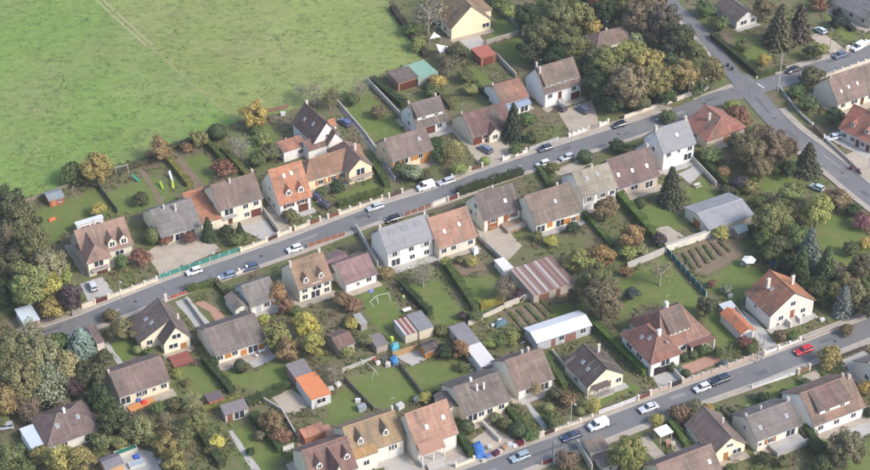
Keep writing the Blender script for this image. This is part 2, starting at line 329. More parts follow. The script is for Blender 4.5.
# beds, drives, terraces
for nm,mat,lab,pix in [
 ('garden_bed','soil','brown dug strip beside the yellow clipped hedge',[(173,161),(181,157),(206,186),(196,191)]),
 ('garden_bed','soil','kitchen garden beds left of the white parasol',[(678,252),(708,238),(740,240),(742,256),(706,276),(694,272)]),
 ('garden_bed','soil','vegetable rows beside the white barn',[(506,312),(534,300),(556,310),(536,322),(520,332)]),
 ('garden_bed','soil','bare earth under the big brown tree behind the mansion',[(590,300),(616,290),(624,308),(600,316)]),
 ('garden_bed','soil','rough beds below the terrace with chairs',[(448,262),(474,254),(488,268),(462,276)]),
 ('garden_bed','soil','earth strip in front of the white house with orange roof',[(804,334),(844,322),(850,326),(808,342)]),
 ('garden_bed','soil','bare earth beside the shed of the bottom left house',[(0,330),(36,300),(60,316),(40,330)]),
 ('driveway','gravel','sandy forecourt of the grey-roofed house behind the green screen',[(146,252),(166,240),(200,230),(222,250),(160,276)]),
 ('driveway','concrete','concrete drive of the white house with brown garage door',[(236,226),(262,214),(278,236),(264,241)]),
 ('driveway','gravel','drive beside the wall of the orange dormer house',[(263,210),(272,204),(292,228),(281,232)]),
 ('driveway','gravel','forecourt with blue car before the white dormer house',[(558,112),(592,100),(600,126),(572,136)]),
 ('driveway','gravel','drive of the dark red-roofed house behind the fir',[(466,146),(508,136),(526,156),(482,168)]),
 ('driveway','concrete','paved forecourt of the mansion with a parked silver car',[(80,284),(102,277),(114,293),(88,302)]),
 ('driveway','concrete','pale twin-track drive of the long bungalow',[(175,302),(188,297),(212,325),(200,332)]),
 ('path','tile_paving','curved pink path in the front garden',[(194,303),(204,301),(219,310),(226,320),(218,324),(210,312)]),
 ('terrace','concrete','pale terrace below the white house with grey roof',[(678,174),(696,165),(704,172),(690,184)]),
 ('terrace','concrete','pale terrace of the long bungalow',[(242,356),(264,344),(276,358),(254,368)]),
 ('terrace','tile_paving','pink terrace before the hipped mansion',[(662,356),(700,340),(710,346),(690,356),(672,366)]),
 ('driveway','tile_paving','brick-paved walk beside the street wall of the mansion',[(680,366),(714,354),(722,362),(690,374)]),
 ('driveway','concrete','garage drive of the hipped mansion',[(650,372),(668,366),(682,382),(660,390)]),
 ('driveway','concrete','pale drive between the orange garage and the white gable house',[(742,310),(754,318),(778,346),(764,352),(750,330)]),
 ('terrace','concrete','patio with toys between the two lawns',[(394,356),(426,346),(442,352),(412,366)]),
 ('terrace','concrete','pale patio of the cream gable house',[(456,38),(478,33),(486,44),(470,50)]),
 ('driveway','gravel','sandy yard between the brown-roofed houses',[(482,236),(506,228),(522,246),(506,262)]),
 ('driveway','gravel','gravel yard behind the long orange shed',[(272,398),(290,388),(312,404),(296,414),(284,412)]),
 ('terrace','tile_paving','orange tiled terrace with a small pergola',[(296,432),(328,424),(346,440),(300,456)]),
 ('driveway','concrete','grey forecourt of the ochre-roofed house',[(382,462),(404,450),(424,474),(390,482)]),
 ('driveway','concrete','forecourt with steps of the terracotta house',[(426,456),(456,444),(472,462),(440,474)]),
 ('terrace','concrete','patio with pool at the bottom left',[(112,458),(134,448),(152,452),(164,474),(120,478)]),
 ('driveway','gravel','gravel drive of the grey warehouse garden',[(642,232),(668,226),(684,236),(664,248)]),
 ('driveway','concrete','concrete slab of the house at the right edge',[(842,360),(866,350),(880,378),(860,384)]),
 ('driveway','gravel','gravel path beside the white railing',[(802,376),(816,370),(826,384),(812,390)]),
 ('terrace','concrete','terrace at the foot of the white house with wide dormer',[(836,432),(870,418),(880,432),(856,440)]),
 ('driveway','gravel','drive with parked car at the top right',[(808,36),(822,32),(846,50),(832,54)]),
 ('driveway','gravel','forecourt of the red-roofed house at the right edge',[(838,158),(862,148),(884,180),(862,178)]),
 ('driveway','gravel','drive with white van beside the covered car park',[(664,440),(684,434),(700,452),(680,458)]),
 ('driveway','gravel','ramp beside the small garage at the bottom',[(636,440),(648,436),(668,458),(658,464)]),
 ('path','concrete','pale path between lawns behind the white gable house',[(104,344),(108,342),(124,364),(119,367)]),
 ('path','concrete','long pale path beside the garden wall of the brown-roofed house',[(334,101),(338,99),(372,140),(398,178),(392,181),(366,142)]),
 ('path','concrete','straight path through the kitchen garden',[(228,432),(232,430),(252,458),(262,472),(254,474),(244,458)]),
 ('path','concrete','path to the front door of the brown house beside the yellow tree',[(524,402),(528,400),(548,428),(543,430)]),
 ('path','soil','worn path across the lawn with slides',[(140,172),(144,170),(164,202),(158,204)]),
 ('pavement','pavement','beige corner pavement at the crossroads',[(693,99),(712,91),(731,84),(737,88),(716,96),(696,103.5)]),
 ('terrace','concrete','forecourt of the white house with grey roof at the street',[(620,156),(648,142),(656,150),(636,162)]),
 ('driveway','gravel','parking bay before the beige terrace house',[(552,172),(578,160),(592,164),(566,178)]),
 ('driveway','gravel','stony yard full of salvage at the bottom',[(472,440),(490,426),(516,440),(498,456),(478,462)]),
 ('driveway','gravel','drive of the wall-side garage in the left wood',[(50,316),(60,310),(70,318),(50,326)])]:
    patch(nm,lab,pix,mat,.15)

# ================================================================ builders for buildings
WHITE=(.70,.69,.66); CREAM=(.68,.62,.48); PALE=(.62,.60,.55); BEIGE=(.52,.46,.36); WARM=(.66,.56,.42)
RAWBROWN=(.155,.108,.088); DKBROWN=(.105,.075,.068); REDBROWN=(.165,.092,.076); GREYBROWN=(.165,.135,.115); GREY=(.20,.20,.21); ORANGE=(.40,.15,.075); TERRA=(.31,.145,.09); OCHRE=(.30,.185,.085); PINKB=(.24,.15,.115)
SHUT=(.36,.16,.06); DOORB=(.12,.045,.03)
def win_mesh():
    mb=MB()
    for x0,x1,z0,z1 in ((-.5,-.44,0,1),(.44,.5,0,1),(-.44,.44,0,.06),(-.44,.44,.94,1),(-.025,.025,.06,.94)): mb.box(x0,-.07,z0,x1,.02,z1)
    return mb.mesh('window','trim')
def pane_mesh(): return MB().box(-.44,-.035,.06,.44,.01,.94).mesh('pane','glass')
def sill_mesh(): return MB().box(-.56,-.16,-.07,.56,.02,0).mesh('sill','trim')
def winfull_mesh():
    mb=MB()
    for x0,x1,z0,z1 in ((-.5,-.40,0,1),(.40,.5,0,1),(-.40,.40,0,.1),(-.40,.40,.9,1),(-.04,.04,.1,.9)): mb.box(x0,-.07,z0,x1,.02,z1)
    mb.box(-.40,-.035,.1,.40,.01,.9,1); return mb.mesh('window_small',['trim','glass'])
def shutter_mesh():
    mb=MB().box(-.5,-.09,0,.5,-.03,1)
    for k in range(6): mb.box(-.42,-.11,.06+k*.155,.42,-.088,.15+k*.155)
    return mb.mesh('shutter','wood')
def door_mesh():
    mb=MB().box(-.5,-.06,0,.5,.02,1)
    for x in (-.36,.06): mb.box(x,-.085,.1,x+.3,-.058,.45); mb.box(x,-.085,.55,x+.3,-.058,.92)
    return mb.mesh('door','wood')
def garage_mesh():
    mb=MB().box(-.5,-.06,0,.5,.02,1)
    for k in range(5): mb.box(-.47,-.09,.03+k*.195,.47,-.058,.195+k*.195)
    return mb.mesh('garage_door','wood')
def handle_mesh(): return MB().box(-.06,-.14,.46,.06,-.05,.49).mesh('handle','zinc')
def unit(k,f): return shared(k,f)
STY={'w':(1.45,1.35),'s':(1.4,1.4),'r':(1.4,1.45),'l':(2.5,2.1),'d':(1.1,2.15),'g':(2.7,2.15),'v':(.8,.9),'b':(2.3,1.35)}
def opening(parent,loc,rz,style,shut,frame=(.72,.71,.69),deep=False):
    w,h=STY[style]
    if style in 'wslvb':
        if deep: return link('window',unit('winfull',winfull_mesh),parent,loc,rz,(w,1,h),frame)
        o=link('window',unit('win',win_mesh),parent,loc,rz,(w,1,h),frame)
        link('pane',unit('pane',pane_mesh),o,color=(1,1,1)); link('sill',unit('sill',sill_mesh),o,scale=(1,1,1/h),color=(.5,.48,.44))
        if style=='s':
            for sx in (-1,1): link('shutter',unit('shut',shutter_mesh),o,(sx*.76,0,0),0,(.5,1,1),shut)
        return o
    if style=='r': return link('shutter',unit('shut',shutter_mesh),parent,loc,rz,(w,1,h),shut)
    if style=='d':
        o=link('door',unit('door',door_mesh),parent,loc,rz,(w,1,h),shut); link('handle',unit('handle',handle_mesh),o,(.38,0,0)); return o
    return link('garage_door',unit('gar',garage_mesh),parent,loc,rz,(w,1,h),shut)
def roof_mesh(x0,y0,L,d,h,rise,axis,hip,over,mat,t=.2):
    """pitched roof slab over a block; axis x/y = direction of the ridge; hip = inset of the ridge at both ends"""
    if axis=='y': x0,y0,L,d=y0,x0,d,L
    sl=rise/(d/2); e=over; ze=h-e*sl
    g=lambda i: e if i else .28
    xa,xb=x0-(e if hip[0] else .28),x0+L+(e if hip[1] else .28)
    ra=x0+hip[0] if hip[0] else xa; rb=x0+L-hip[1] if hip[1] else xb
    zr=h+rise; ym=y0+d/2
    tv=lambda p: Vector((p[1],p[0],p[2])) if axis=='y' else Vector(p)
    E=[(xa,y0-e,ze),(xb,y0-e,ze),(xb,y0+d+e,ze),(xa,y0+d+e,ze)]; Rg=[(ra,ym,zr),(rb,ym,zr)]
    up=t*.9; T=lambda p:tv((p[0],p[1],p[2]+up)); B=lambda p:tv((p[0],p[1],p[2]-.02))
    S_=math.hypot(d/2+e,rise+e*sl); mb=MB(); flip=axis=='y'
    def add(P,uv=None,fl=False):
        P=list(P); uv=list(uv) if uv else None
        if flip!=fl: P.reverse(); uv and uv.reverse()
        mb.quad(P,0,uv)
    add([T(E[0]),T(E[1]),T(Rg[1]),T(Rg[0])],[(xa,0),(xb,0),(rb,S_),(ra,S_)])
    add([T(E[2]),T(E[3]),T(Rg[0]),T(Rg[1])],[(xb+40,0),(xa+40,0),(ra+40,S_),(rb+40,S_)])
    add([B(E[0]),B(E[1]),B(Rg[1]),B(Rg[0])],[(0,0)]*4,True); add([B(E[2]),B(E[3]),B(Rg[0]),B(Rg[1])],[(0,0)]*4,True)
    def rim(a,b_): add([B(a),B(b_),T(b_),T(a)],[(a[0],0),(b_[0],0),(b_[0],.2),(a[0],.2)])
    rim(E[0],E[1]); rim(E[2],E[3])
    for k,(p,q,rr) in enumerate(((E[3],E[0],Rg[0]),(E[1],E[2],Rg[1]))):
        if hip[k]:
            rim(p,q); add([T(p),T(q),T(rr)],[(80+p[1],0),(80+q[1],0),(80+ym,S_)]); add([B(p),B(q),B(rr)],[(0,0)]*3,True)
        else: rim(p,rr); rim(rr,q)
    return mb.mesh('roof',mat), tv((ra,ym,zr+up)), tv((rb,ym,zr+up))
def wall_mesh(x0,y0,L,d,h,rise,axis,hip):
    mb=MB(); x1,y1=x0+L,y0+d
    c=[(x0,y0),(x1,y0),(x1,y1),(x0,y1)]
    gab={}
    if axis=='x':
        if not hip[0]: gab[3]=(x0,y0+d/2)
        if not hip[1]: gab[1]=(x1,y0+d/2)
    else:
        if not hip[0]: gab[0]=(x0+L/2,y0)
        if not hip[1]: gab[2]=(x0+L/2,y1)
    for i in range(4):
        a,b_=c[i],c[(i+1)%4]; P=[(*a,-.3),(*b_,-.3),(*b_,h)]
        if i in gab: P.append((*gab[i],h+rise))
        P.append((*a,h)); mb.quad(P)
    return mb.mesh('wall','render_wall')
def chimney_mesh():
    mb=MB().box(-.3,-.42,-1.8,.3,.42,.9).box(-.38,-.5,.9,.38,.5,1.04)
    for y in (-.2,.2): mb.tube((0,y,1.04),(0,y,1.34),.12,.1,8)
    return mb.mesh('chimney','render_wall')
def skylight_mesh(): return MB().box(-.38,-.5,-.05,.38,.5,.12).box(-.30,-.42,.1,.30,.42,.135,1).mesh('skylight',['trim','skylight_glass'])
FOOT=[]
class House:
    def __init__(s,name,label,loc,ang,wall,roof,mat='roof_tile',shut=SHUT,cat='house'):
        lu=.3*roof[0]+.6*roof[1]+.1*roof[2]; f=.08 if roof[0]>1.9*roof[1] else .12
        roof=tuple(c*(1-f)+lu*f*k for c,k in zip(roof,(1.08,1.0,.9)))
        s.root=thing(name,label,cat,loc,ang); s.wall=wall; s.roofc=roof; s.mat=mat; s.shut=shut; s.ang=ang; s.loc=loc
    def block(s,x0,y0,L,d,h,rise,axis='x',hip=(0,0),over=.4,wall=None,roof=None,mat=None,F='',L_='',R_='',B_='',chim=(),sky=(),ridge=True,chc=None):
        w=wall or s.wall; s.foot(x0,y0,L,d)
        link('wall',wall_mesh(x0,y0,L,d,h,rise,axis,hip),s.root,color=w)
        me,ra,rb=roof_mesh(x0,y0,L,d,h,rise,axis,hip,over,mat or s.mat)
        ro=link('roof',me,s.root,color=roof or s.roofc)
        if ridge:
            dd=(rb-ra).length
            if dd>.5: link('ridge_tiles',MB().tube(ra+Vector((0,0,-.02)),rb+Vector((0,0,-.02)),.13,.13,6).mesh('ridge_tiles','brick'),ro,color=tuple(min(1,c*1.25) for c in (roof or s.roofc)))
        ov=over; sl_=rise/((d if axis=='x' else L)/2); ze=h-ov*sl_+.17
        if hip[0] or hip[1]:
            c4=[(x0-ov,y0-ov),(x0+L+ov,y0-ov),(x0+L+ov,y0+d+ov),(x0-ov,y0+d+ov)]
            e0,e1=((c4[0],c4[3]),(c4[1],c4[2])) if axis=='x' else ((c4[0],c4[1]),(c4[3],c4[2]))
            hm=MB()
            for hp,ee,top in ((hip[0],e0,ra),(hip[1],e1,rb)):
                if hp:
                    for q in ee: hm.tube((q[0],q[1],ze),top,.11,.11,5)
            link('hip_tiles',hm.mesh('hip_tiles','brick'),ro,color=tuple(min(1,c*1.3+.03) for c in (roof or s.roofc)))
        for k,(gy) in enumerate((y0-over,y0+d+over)):
            if axis=='x': zz=h-over*rise/(d/2); link('gutter',MB().tube((x0-.3,gy+(-.06 if k==0 else .06),zz+.06),(x0+L+.3,gy+(-.06 if k==0 else .06),zz+.06),.07,.07,5).mesh('gutter','zinc'),ro)
        if axis=='y':
            for k,gx in enumerate((x0-over,x0+L+over)): zz=h-over*rise/(L/2); link('gutter',MB().tube((gx+(-.06 if k==0 else .06),y0-.3,zz+.06),(gx+(-.06 if k==0 else .06),y0+d+.3,zz+.06),.07,.07,5).mesh('gutter','zinc'),ro)
        for c in chim:                                     # (fraction along ridge, offset across, scale)
            t,off=c[0],c[1]; sc=c[2] if len(c)>2 else 1
            p=ra.lerp(rb,t)+(Vector((0,off,0)) if axis=='x' else Vector((off,0,0)))
            link('chimney',unit('chim',chimney_mesh),ro,p,0 if axis=='x' else math.pi/2,(sc*.85,)*3,chc or (.52,.46,.40))
        if chim and axis=='x':
            p=ra.lerp(rb,chim[0][0])+Vector((.25,chim[0][1],.6)); am=MB().tube(p,p+Vector((0,0,2.4)),.025,.02,5).tube(p+Vector((-.7,0,2.3)),p+Vector((.5,0,2.3)),.018,.018,4)
            for q in range(5): am.tube(p+Vector((-.6+q*.25,-.3,2.3)),p+Vector((-.6+q*.25,.3,2.3)),.014,.014,4)
            link('aerial',am.mesh('aerial','zinc'),ro)
        if axis=='x' and L>6:
            for xx in (x0+.12,x0+L-.12): link('downpipe',MB().tube((xx,y0-.07,-.1),(xx,y0-.07,h-.15),.05,.05,6).mesh('downpipe','zinc'),s.root)
        sl=math.atan2(rise,(d if axis=='x' else L)/2)
        for c in sky:                                      # (fraction along the ridge, fraction up the slope, side)
            t,v=c[0],c[1]; sd=c[2] if len(c)>2 else 0
            if axis=='x':
                y=y0+v*d/2 if sd==0 else y0+d-v*d/2; o=link('skylight',unit('skyl',skylight_mesh),ro,(x0+t*L,y,h+rise*v+.2),color=(.48,.47,.45)); o.rotation_euler=(sl if sd==0 else -sl,0,0)
            else:
                x=x0+v*L/2 if sd==0 else x0+L-v*L/2; o=link('skylight',unit('skyl',skylight_mesh),ro,(x,y0+t*d,h+rise*v+.2),color=(.48,.47,.45)); o.rotation_euler=((sl if sd==0 else -sl),0,-math.pi/2)
        for face,sp in (('F',F),('L',L_),('R',R_),('B',B_)):
            for tok in sp.split(): s.open(face,(x0,y0,L,d),tok)
        return ro
    def foot(s,x0,y0,L,d):
        c,n=math.cos(s.ang),math.sin(s.ang); FOOT.append([(s.loc[0]+x*c-y*n,s.loc[1]+x*n+y*c) for x,y in ((x0-.3,y0-.3),(x0+L+.3,y0-.3),(x0+L+.3,y0+d+.3),(x0-.3,y0+d+.3))])
    def open(s,face,bx,tok,parent=None,deep=False):
        x0,y0,L,d=bx; st=tok[0]; t,z=tok[1:].split('@'); t=float(t)/100; z=float(z)
        if face=='F': loc,rz=(x0+t*L,y0-.01,z),0
        elif face=='R': loc,rz=(x0+L+.01,y0+t*d,z),math.pi/2
        elif face=='B': loc,rz=(x0+L-t*L,y0+d+.01,z),math.pi
        else: loc,rz=(x0-.01,y0+d-t*d,z),-math.pi/2
        return opening(s.root,loc,rz,st,s.shut)
    def dormer(s,bx,h,rise,t,w=1.5,v=.22,hh=1.35,pk=.75,axis='x',wall=None,rf=None):
        """gabled dormer on the front slope"""
        x0,y0,L,d=bx; sl=rise/(d/2); xc=x0+t*L; y=y0+v*d/2; z=h+rise*v; zt=z+hh
        yb=min(d/2,(zt-h)/sl)+y0; yr=min(d/2+.3,(zt+pk-h)/sl)+y0
        mb=MB(); a=xc-w/2; c=xc+w/2
        mb.quad([(a,y,z-.1),(c,y,z-.1),(c,y,zt),(xc,y,zt+pk),(a,y,zt)])
        mb.quad([(a,yb,zt),(a,y,z-.1),(a,y,zt)]); mb.quad([(c,y,z-.1),(c,yb,zt),(c,y,zt)])
        o=link('dormer',mb.mesh('dormer','render_wall'),s.root,color=wall or s.wall)
        k=.25*pk/(w/2); rm=MB(); a2,c2=a-.25,c+.25; f=y-.25
        for xx,zz in ((a2,zt-k),(c2,zt-k)):
            P=[(xx,f,zz+.14),(xc,f,zt+pk+.14),(xc,yr,zt+pk+.14),(xx,yb,zz+.14)]
            if xx>xc: P.reverse()
            rm.quad(P,0,[(0,0),(0,1),(2,1),(2,0)])
            Q=[(xx,f,zz),(xc,f,zt+pk),(xc,yr,zt+pk),(xx,yb,zz)]
            if xx<xc: Q.reverse()
            rm.quad(Q,0,[(0,0)]*4); rm.quad([(xx,f,zz),(xc,f,zt+pk),(xc,f,zt+pk+.14),(xx,f,zz+.14)],0,[(0,0)]*4); rm.quad([(xx,f,zz),(xx,yb,zz),(xx,yb,zz+.14),(xx,f,zz+.14)],0,[(0,0)]*4)
        link('dormer_roof',rm.mesh('dormer_roof',s.mat),o,color=rf or s.roofc)
        link('window',unit('winfull',winfull_mesh),o,(xc,y-.01,z+.12),0,(w*.72,1,hh-.1),(.75,.73,.69))
    def shed_dormer(s,bx,h,rise,t0,t1,v=.2,hh=1.2,n=3,rf=None,wall=None):
        """wide dormer with a flatter roof running up to the ridge"""
        x0,y0,L,d=bx; a,c=x0+t0*L,x0+t1*L; y=y0+v*d/2; z=h+rise*v; zt=z+hh; yr=y0+d/2; zr=h+rise+.24
        mb=MB(); mb.quad([(a,y,z-.1),(c,y,z-.1),(c,y,zt),(a,y,zt)])
        mb.quad([(a,yr,zr-.25),(a,y,z-.1),(a,y,zt)]); mb.quad([(c,y,z-.1),(c,yr,zr-.25),(c,y,zt)])
        o=link('dormer',mb.mesh('dormer','render_wall'),s.root,color=wall or s.wall)
        e=.3; T=[(a-e,y-e,zt+.12),(c+e,y-e,zt+.12),(c+e,yr,zr),(a-e,yr,zr)]; Bt=[(p[0],p[1],p[2]-.16) for p in T]
        rm=MB(); W_=c-a+2*e; Sl=math.hypot(yr-y,zr-zt); rm.quad(T,0,[(0,0),(W_,0),(W_,Sl),(0,Sl)]); rm.quad(Bt[::-1],0,[(0,0)]*4)
        for k in range(4): q=(k+1)%4; rm.quad([Bt[k],Bt[q],T[q],T[k]],0,[(0,0)]*4)
        link('dormer_roof',rm.mesh('dormer_roof',s.mat),o,color=rf or s.roofc)
        for k in range(n): link('window',unit('winfull',winfull_mesh),o,(a+(k+.5)*(c-a)/n,y-.01,z+.12),0,(min(1.3,(c-a)/n*.7),1,hh-.35),(.72,.70,.66))
    def box_part(s,name,x0,y0,z0,x1,y1,z1,mat,color=None,bev=None): return link(name,MB().box(x0,y0,z0,x1,y1,z1).mesh(name,mat),s.root,color=color)
    def balcony(s,x0,x1,y0,z,dep=1.2,col=(.25,.10,.06)):
        o=s.box_part('balcony',x0,y0-dep,z-.18,x1,y0-.002,z,'concrete')
        mb=MB(); mb.box(x0,y0-dep,z+.95,x1,y0-dep+.06,z+1.02)
        n=max(4,int((x1-x0)/.28))
        for k in range(n+1): x=x0+.02+k*(x1-x0-.08)/n; mb.box(x,y0-dep+.01,z+.001,x+.05,y0-dep+.05,z+.95)
        link('railing',mb.mesh('railing','wood'),o,color=col)
    def mono(s,x0,x1,y0,y1,z0,z1,F=''):
        """wing under one long slope falling from x1 to x0"""
        s.foot(x0,y0,x1-x0,y1-y0); mb=MB(); c=[(x0,y0),(x1,y0),(x1,y1),(x0,y1)]; zz=lambda x:z0 if x==x0 else z1
        for k in range(4): p,q=c[k],c[(k+1)%4]; mb.quad([(*p,-.3),(*q,-.3),(*q,zz(q[0])),(*p,zz(p[0]))])
        link('wall',mb.mesh('wall','render_wall'),s.root,color=s.wall)
        e=.4; sl=(z1-z0)/(x1-x0); T=[(x0-e,y0-.3,z0-e*sl),(x1,y0-.3,z1),(x1,y1+.3,z1),(x0-e,y1+.3,z0-e*sl)]; L=math.hypot(x1-x0+e,z1-z0+e*sl); rm=MB()
        up=[(p[0],p[1],p[2]+.18) for p in T]; dn=[(p[0],p[1],p[2]-.02) for p in T]; rm.quad(up,0,[(y0,0),(y0,L),(y1,L),(y1,0)]); rm.quad(dn[::-1],0,[(0,0)]*4)
        for k in range(4): q=(k+1)%4; rm.quad([dn[k],dn[q],up[q],up[k]],0,[(0,0)]*4)
        ro=link('roof',rm.mesh('roof',s.mat),s.root,color=s.roofc)
        an=math.atan2(z1-z0,x1-x0)
        for t,v in ((.35,.5),(.62,.42)):
            o=link('skylight',unit('skyl',skylight_mesh),ro,(x0+v*(x1-x0),y0+t*(y1-y0),z0+v*(z1-z0)+.2),color=(.48,.47,.45)); o.rotation_euler=(an,0,-math.pi/2)
        for tok in F.split(): s.open('F',(x0,y0,x1-x0,y1-y0),tok)
    def porch(s,x0,x1,y0,dep,z,rise=.4,rf=None,n=2,col=(.62,.58,.52)):
        mb=MB(); T=[(x0,y0-dep,z),(x1,y0-dep,z),(x1,y0-.01,z+rise),(x0,y0-.01,z+rise)]; mb.prism(T,[(p[0],p[1],p[2]+.15) for p in T])
        o=link('porch_roof',mb.mesh('porch_roof','brick'),s.root,color=rf or s.roofc)
        for k in range(n): x=x0+.15+(x1-x0-.5)*k/max(1,n-1); s.box_part('column',x,y0-dep+.12,-.1,x+.22,y0-dep+.34,z,'render_wall',col)
    def steps(s,x0,x1,y0,n,h):
        mb=MB(); 
        for k in range(n): mb.box(x0,y0-(n-k)*.3,-.1,x1,y0-.002-(n-k-1)*.3,(k+1)*h/n)
        link('steps',mb.mesh('steps','concrete'),s.root)
SNAP=math.radians(28.5)
def fit(A,B,RL,h,ang=None,pr=(30,44),dr=(6.5,11.5)):
    a,b_=at(A,h),at(B,h); mid=(a+b_)/2; v=b_-a; th=math.atan2(v.y,v.x); L=v.length
    th=SNAP+.35*(th-SNAP) if ang is None else math.radians(ang)
    U=Vector((math.cos(th),math.sin(th),0)); Nn=Vector((-U.y,U.x,0)); a=mid-U*L/2
    # ridge end lies in the gable plane; choose depth and pitch that show it nearest to the photograph
    best=None
    for i in range(40):
        d=dr[0]+(dr[1]-dr[0])*i/39
        for j in range(15):
            p=math.radians(pr[0]+(pr[1]-pr[0])*j/14); q=a+Nn*d/2+Vector((0,0,d/2*math.tan(p)))
            w=q-CAM; k=w.dot(FWD); x=435+FPX*w.x/k; y=235-FPX*w.dot(UPV)/k
            e=(x-RL[0])**2*.5+(y-RL[1])**2+.15*(d-9)**2
            if best is None or e<best[0]: best=(e,d,d/2*math.tan(p))
    return a-Vector((0,0,h)),th,L,best[1],best[2]
def paving(H,label,side='F',dep=2.4,mat='gravel'):
    c,n=math.cos(H.ang),math.sin(H.ang); P=[(-.6,-dep),(H.L+.6,-dep),(H.L+.6,.2),(-.6,.2)] if side=='F' else [(-1.5,-1.5),(.1,-1.5),(.1,H.d+1),(-1.5,H.d+1)]
    q=[Vector((H.loc[0]+x*c-y*n,H.loc[1]+x*n+y*c,0)) for x,y in P]; LAYER[0]+=.0006; AVOID.append([(v.x,v.y) for v in q])
    struct('paving',poly_mesh(q,mat,'paving',LAYER[0],.2),' '.join((('paving before the ' if side=='F' else 'side path of the ')+label).split()[:14]))
PK=[0]
def std(label,A,B,RL,h,wall,roof,F='',L_='',R_='',B_='',name='house',cat='house',mat='roof_tile',chim=(),sky=(),shut=SHUT,ang=None,hip=(0,0),over=.4,pr=(30,44),dr=(6.5,11.5),chc=None):
    a,th,L,d,rise=fit(A,B,RL,h,ang,pr,dr)
    H=House(name,label,a,th,wall,roof,mat,shut,cat); H.L,H.d,H.h,H.rise,H.bx=L,d,h,rise,(0,0,L,d)
    H.block(0,0,L,d,h,rise,'x',hip,over,F=F,L_=L_,R_=R_,B_=B_ or 'w25@%.1f w70@%.1f'%(h-2,h-2),chim=chim,sky=sky,chc=chc); PK[0]+=1; paving(H,label,'F',rnd.uniform(1.6,2.8),('gravel','concrete','pavement')[PK[0]%3])
    if PK[0]%2: paving(H,label,'L',0,'gravel')
    return H
def front_gable(label,A,B,P,Q,h,wall,roof,F='',L_='',R_='',name='house',mat='roof_tile',chim=(),sky=(),shut=SHUT,ang=None,hip=(0,0),over=.4,depth=None,rise=None,chc=None):
    a,b_=at(A,h),at(B,h); mid=(a+b_)/2; v=b_-a; L=v.length; th=math.atan2(v.y,v.x)
    th=SNAP+.35*(th-SNAP) if ang is None else math.radians(ang)
    U=Vector((math.cos(th),math.sin(th),0)); Nn=Vector((-U.y,U.x,0)); a=mid-U*L/2
    if rise is None:
        dd=rayv(P); t=(a-CAM).dot(Nn)/dd.dot(Nn); rise=(CAM+dd*t).z-h
    if depth is None: depth=(at(Q,h+rise)-a).dot(Nn)
    H=House(name,label,a-Vector((0,0,h)),th,wall,roof,mat,shut); H.L,H.d,H.h,H.rise,H.bx=L,depth,h,rise,(0,0,L,depth)
    H.block(0,0,L,depth,h,rise,'y',hip,over,F=F,L_=L_,R_=R_,chim=chim,sky=sky,chc=chc); PK[0]+=1; paving(H,label,'F',1.8,('concrete','gravel')[PK[0]%2]); return H
def shed(label,A,B,C,h,wall,roof,style='mono',mat='sheet_roof',name='shed',cat='shed',rise=.5,door=None,doorc=(.2,.09,.05),wallmat='render_wall',posts=False,ang=None,ribs=None,win=''):
    """small building from its roof corners: front-left, front-right, back-right"""
    a,b_,c=at(A,h),at(B,h),at(C,h); U=b_-a; L=U.length; th=math.atan2(U.y,U.x)
    th=SNAP+.5*(th-SNAP) if ang is None else math.radians(ang)
    U=Vector((math.cos(th),math.sin(th),0)); Nn=Vector((-U.y,U.x,0)); d=max(1.2,(c-b_).dot(Nn))
    a=(a+b_)/2-U*L/2
    H=House(name,label,a-Vector((0,0,h)),th,wall,roof,mat,doorc,cat); H.L,H.d=L,d
    if style in('gx','gy'): H.block(0,0,L,d,h,rise,'x' if style=='gx' else 'y',over=.15,ridge=False)
    else:
        o=.15; H.foot(0,0,L,d)
        if posts:
            for x in (.05,L-.17):
                for y in (.05,d-.17): H.box_part('post',x,y,-.1,x+.12,y+.12,h+(rise*y/d),'wood',(.5,.48,.44))
        else:
            mb=MB(); zt=lambda y:h+rise*y/d
            P=[(0,0),(L,0),(L,d),(0,d)]
            for k in range(4): p,q=P[k],P[(k+1)%4]; mb.quad([(*p,-.2),(*q,-.2),(*q,zt(q[1])),(*p,zt(p[1]))])
            link('wall',mb.mesh('wall',wallmat),H.root,color=wall)
        T=[(-o,-o,h+.12),(L+o,-o,h+.12),(L+o,d+o,h+rise+.12),(-o,d+o,h+rise+.12)]; Bt=[(p[0],p[1],p[2]-.1) for p in T]
        rm=MB(); rm.quad(T,0,[(0,0),(L,0),(L,d),(0,d)]); rm.quad(Bt[::-1],0,[(0,0)]*4)
        for k in range(4): q=(k+1)%4; rm.quad([Bt[k],Bt[q],T[q],T[k]],0,[(0,0)]*4)
        ro=link('roof',rm.mesh('roof',mat),H.root,color=roof)
        if ribs:                                            # separate sheets of different colour lying side by side
            n=len(ribs)
            for k,cc in enumerate(ribs):
                x0=-o+(L+2*o)*k/n; x1=-o+(L+2*o)*(k+1)/n-.04; up=.03+.02*(k%2)
                Q=[(x0,-o-.05,h+.12),(x1,-o-.05,h+.12),(x1,d+o,h+rise+.12),(x0,d+o,h+rise+.12)]
                sm=MB(); sm.prism([(p[0],p[1],p[2]+.004) for p in Q],[(p[0],p[1],p[2]+up) for p in Q])
                link('roof_sheet',sm.mesh('roof_sheet','brick'),ro,color=cc)
    if door: 
        for tok in door.split(): H.open('F',(0,0,L,d),tok)
    for tok in win.split(): H.open('L',(0,0,L,d),tok)
    return H

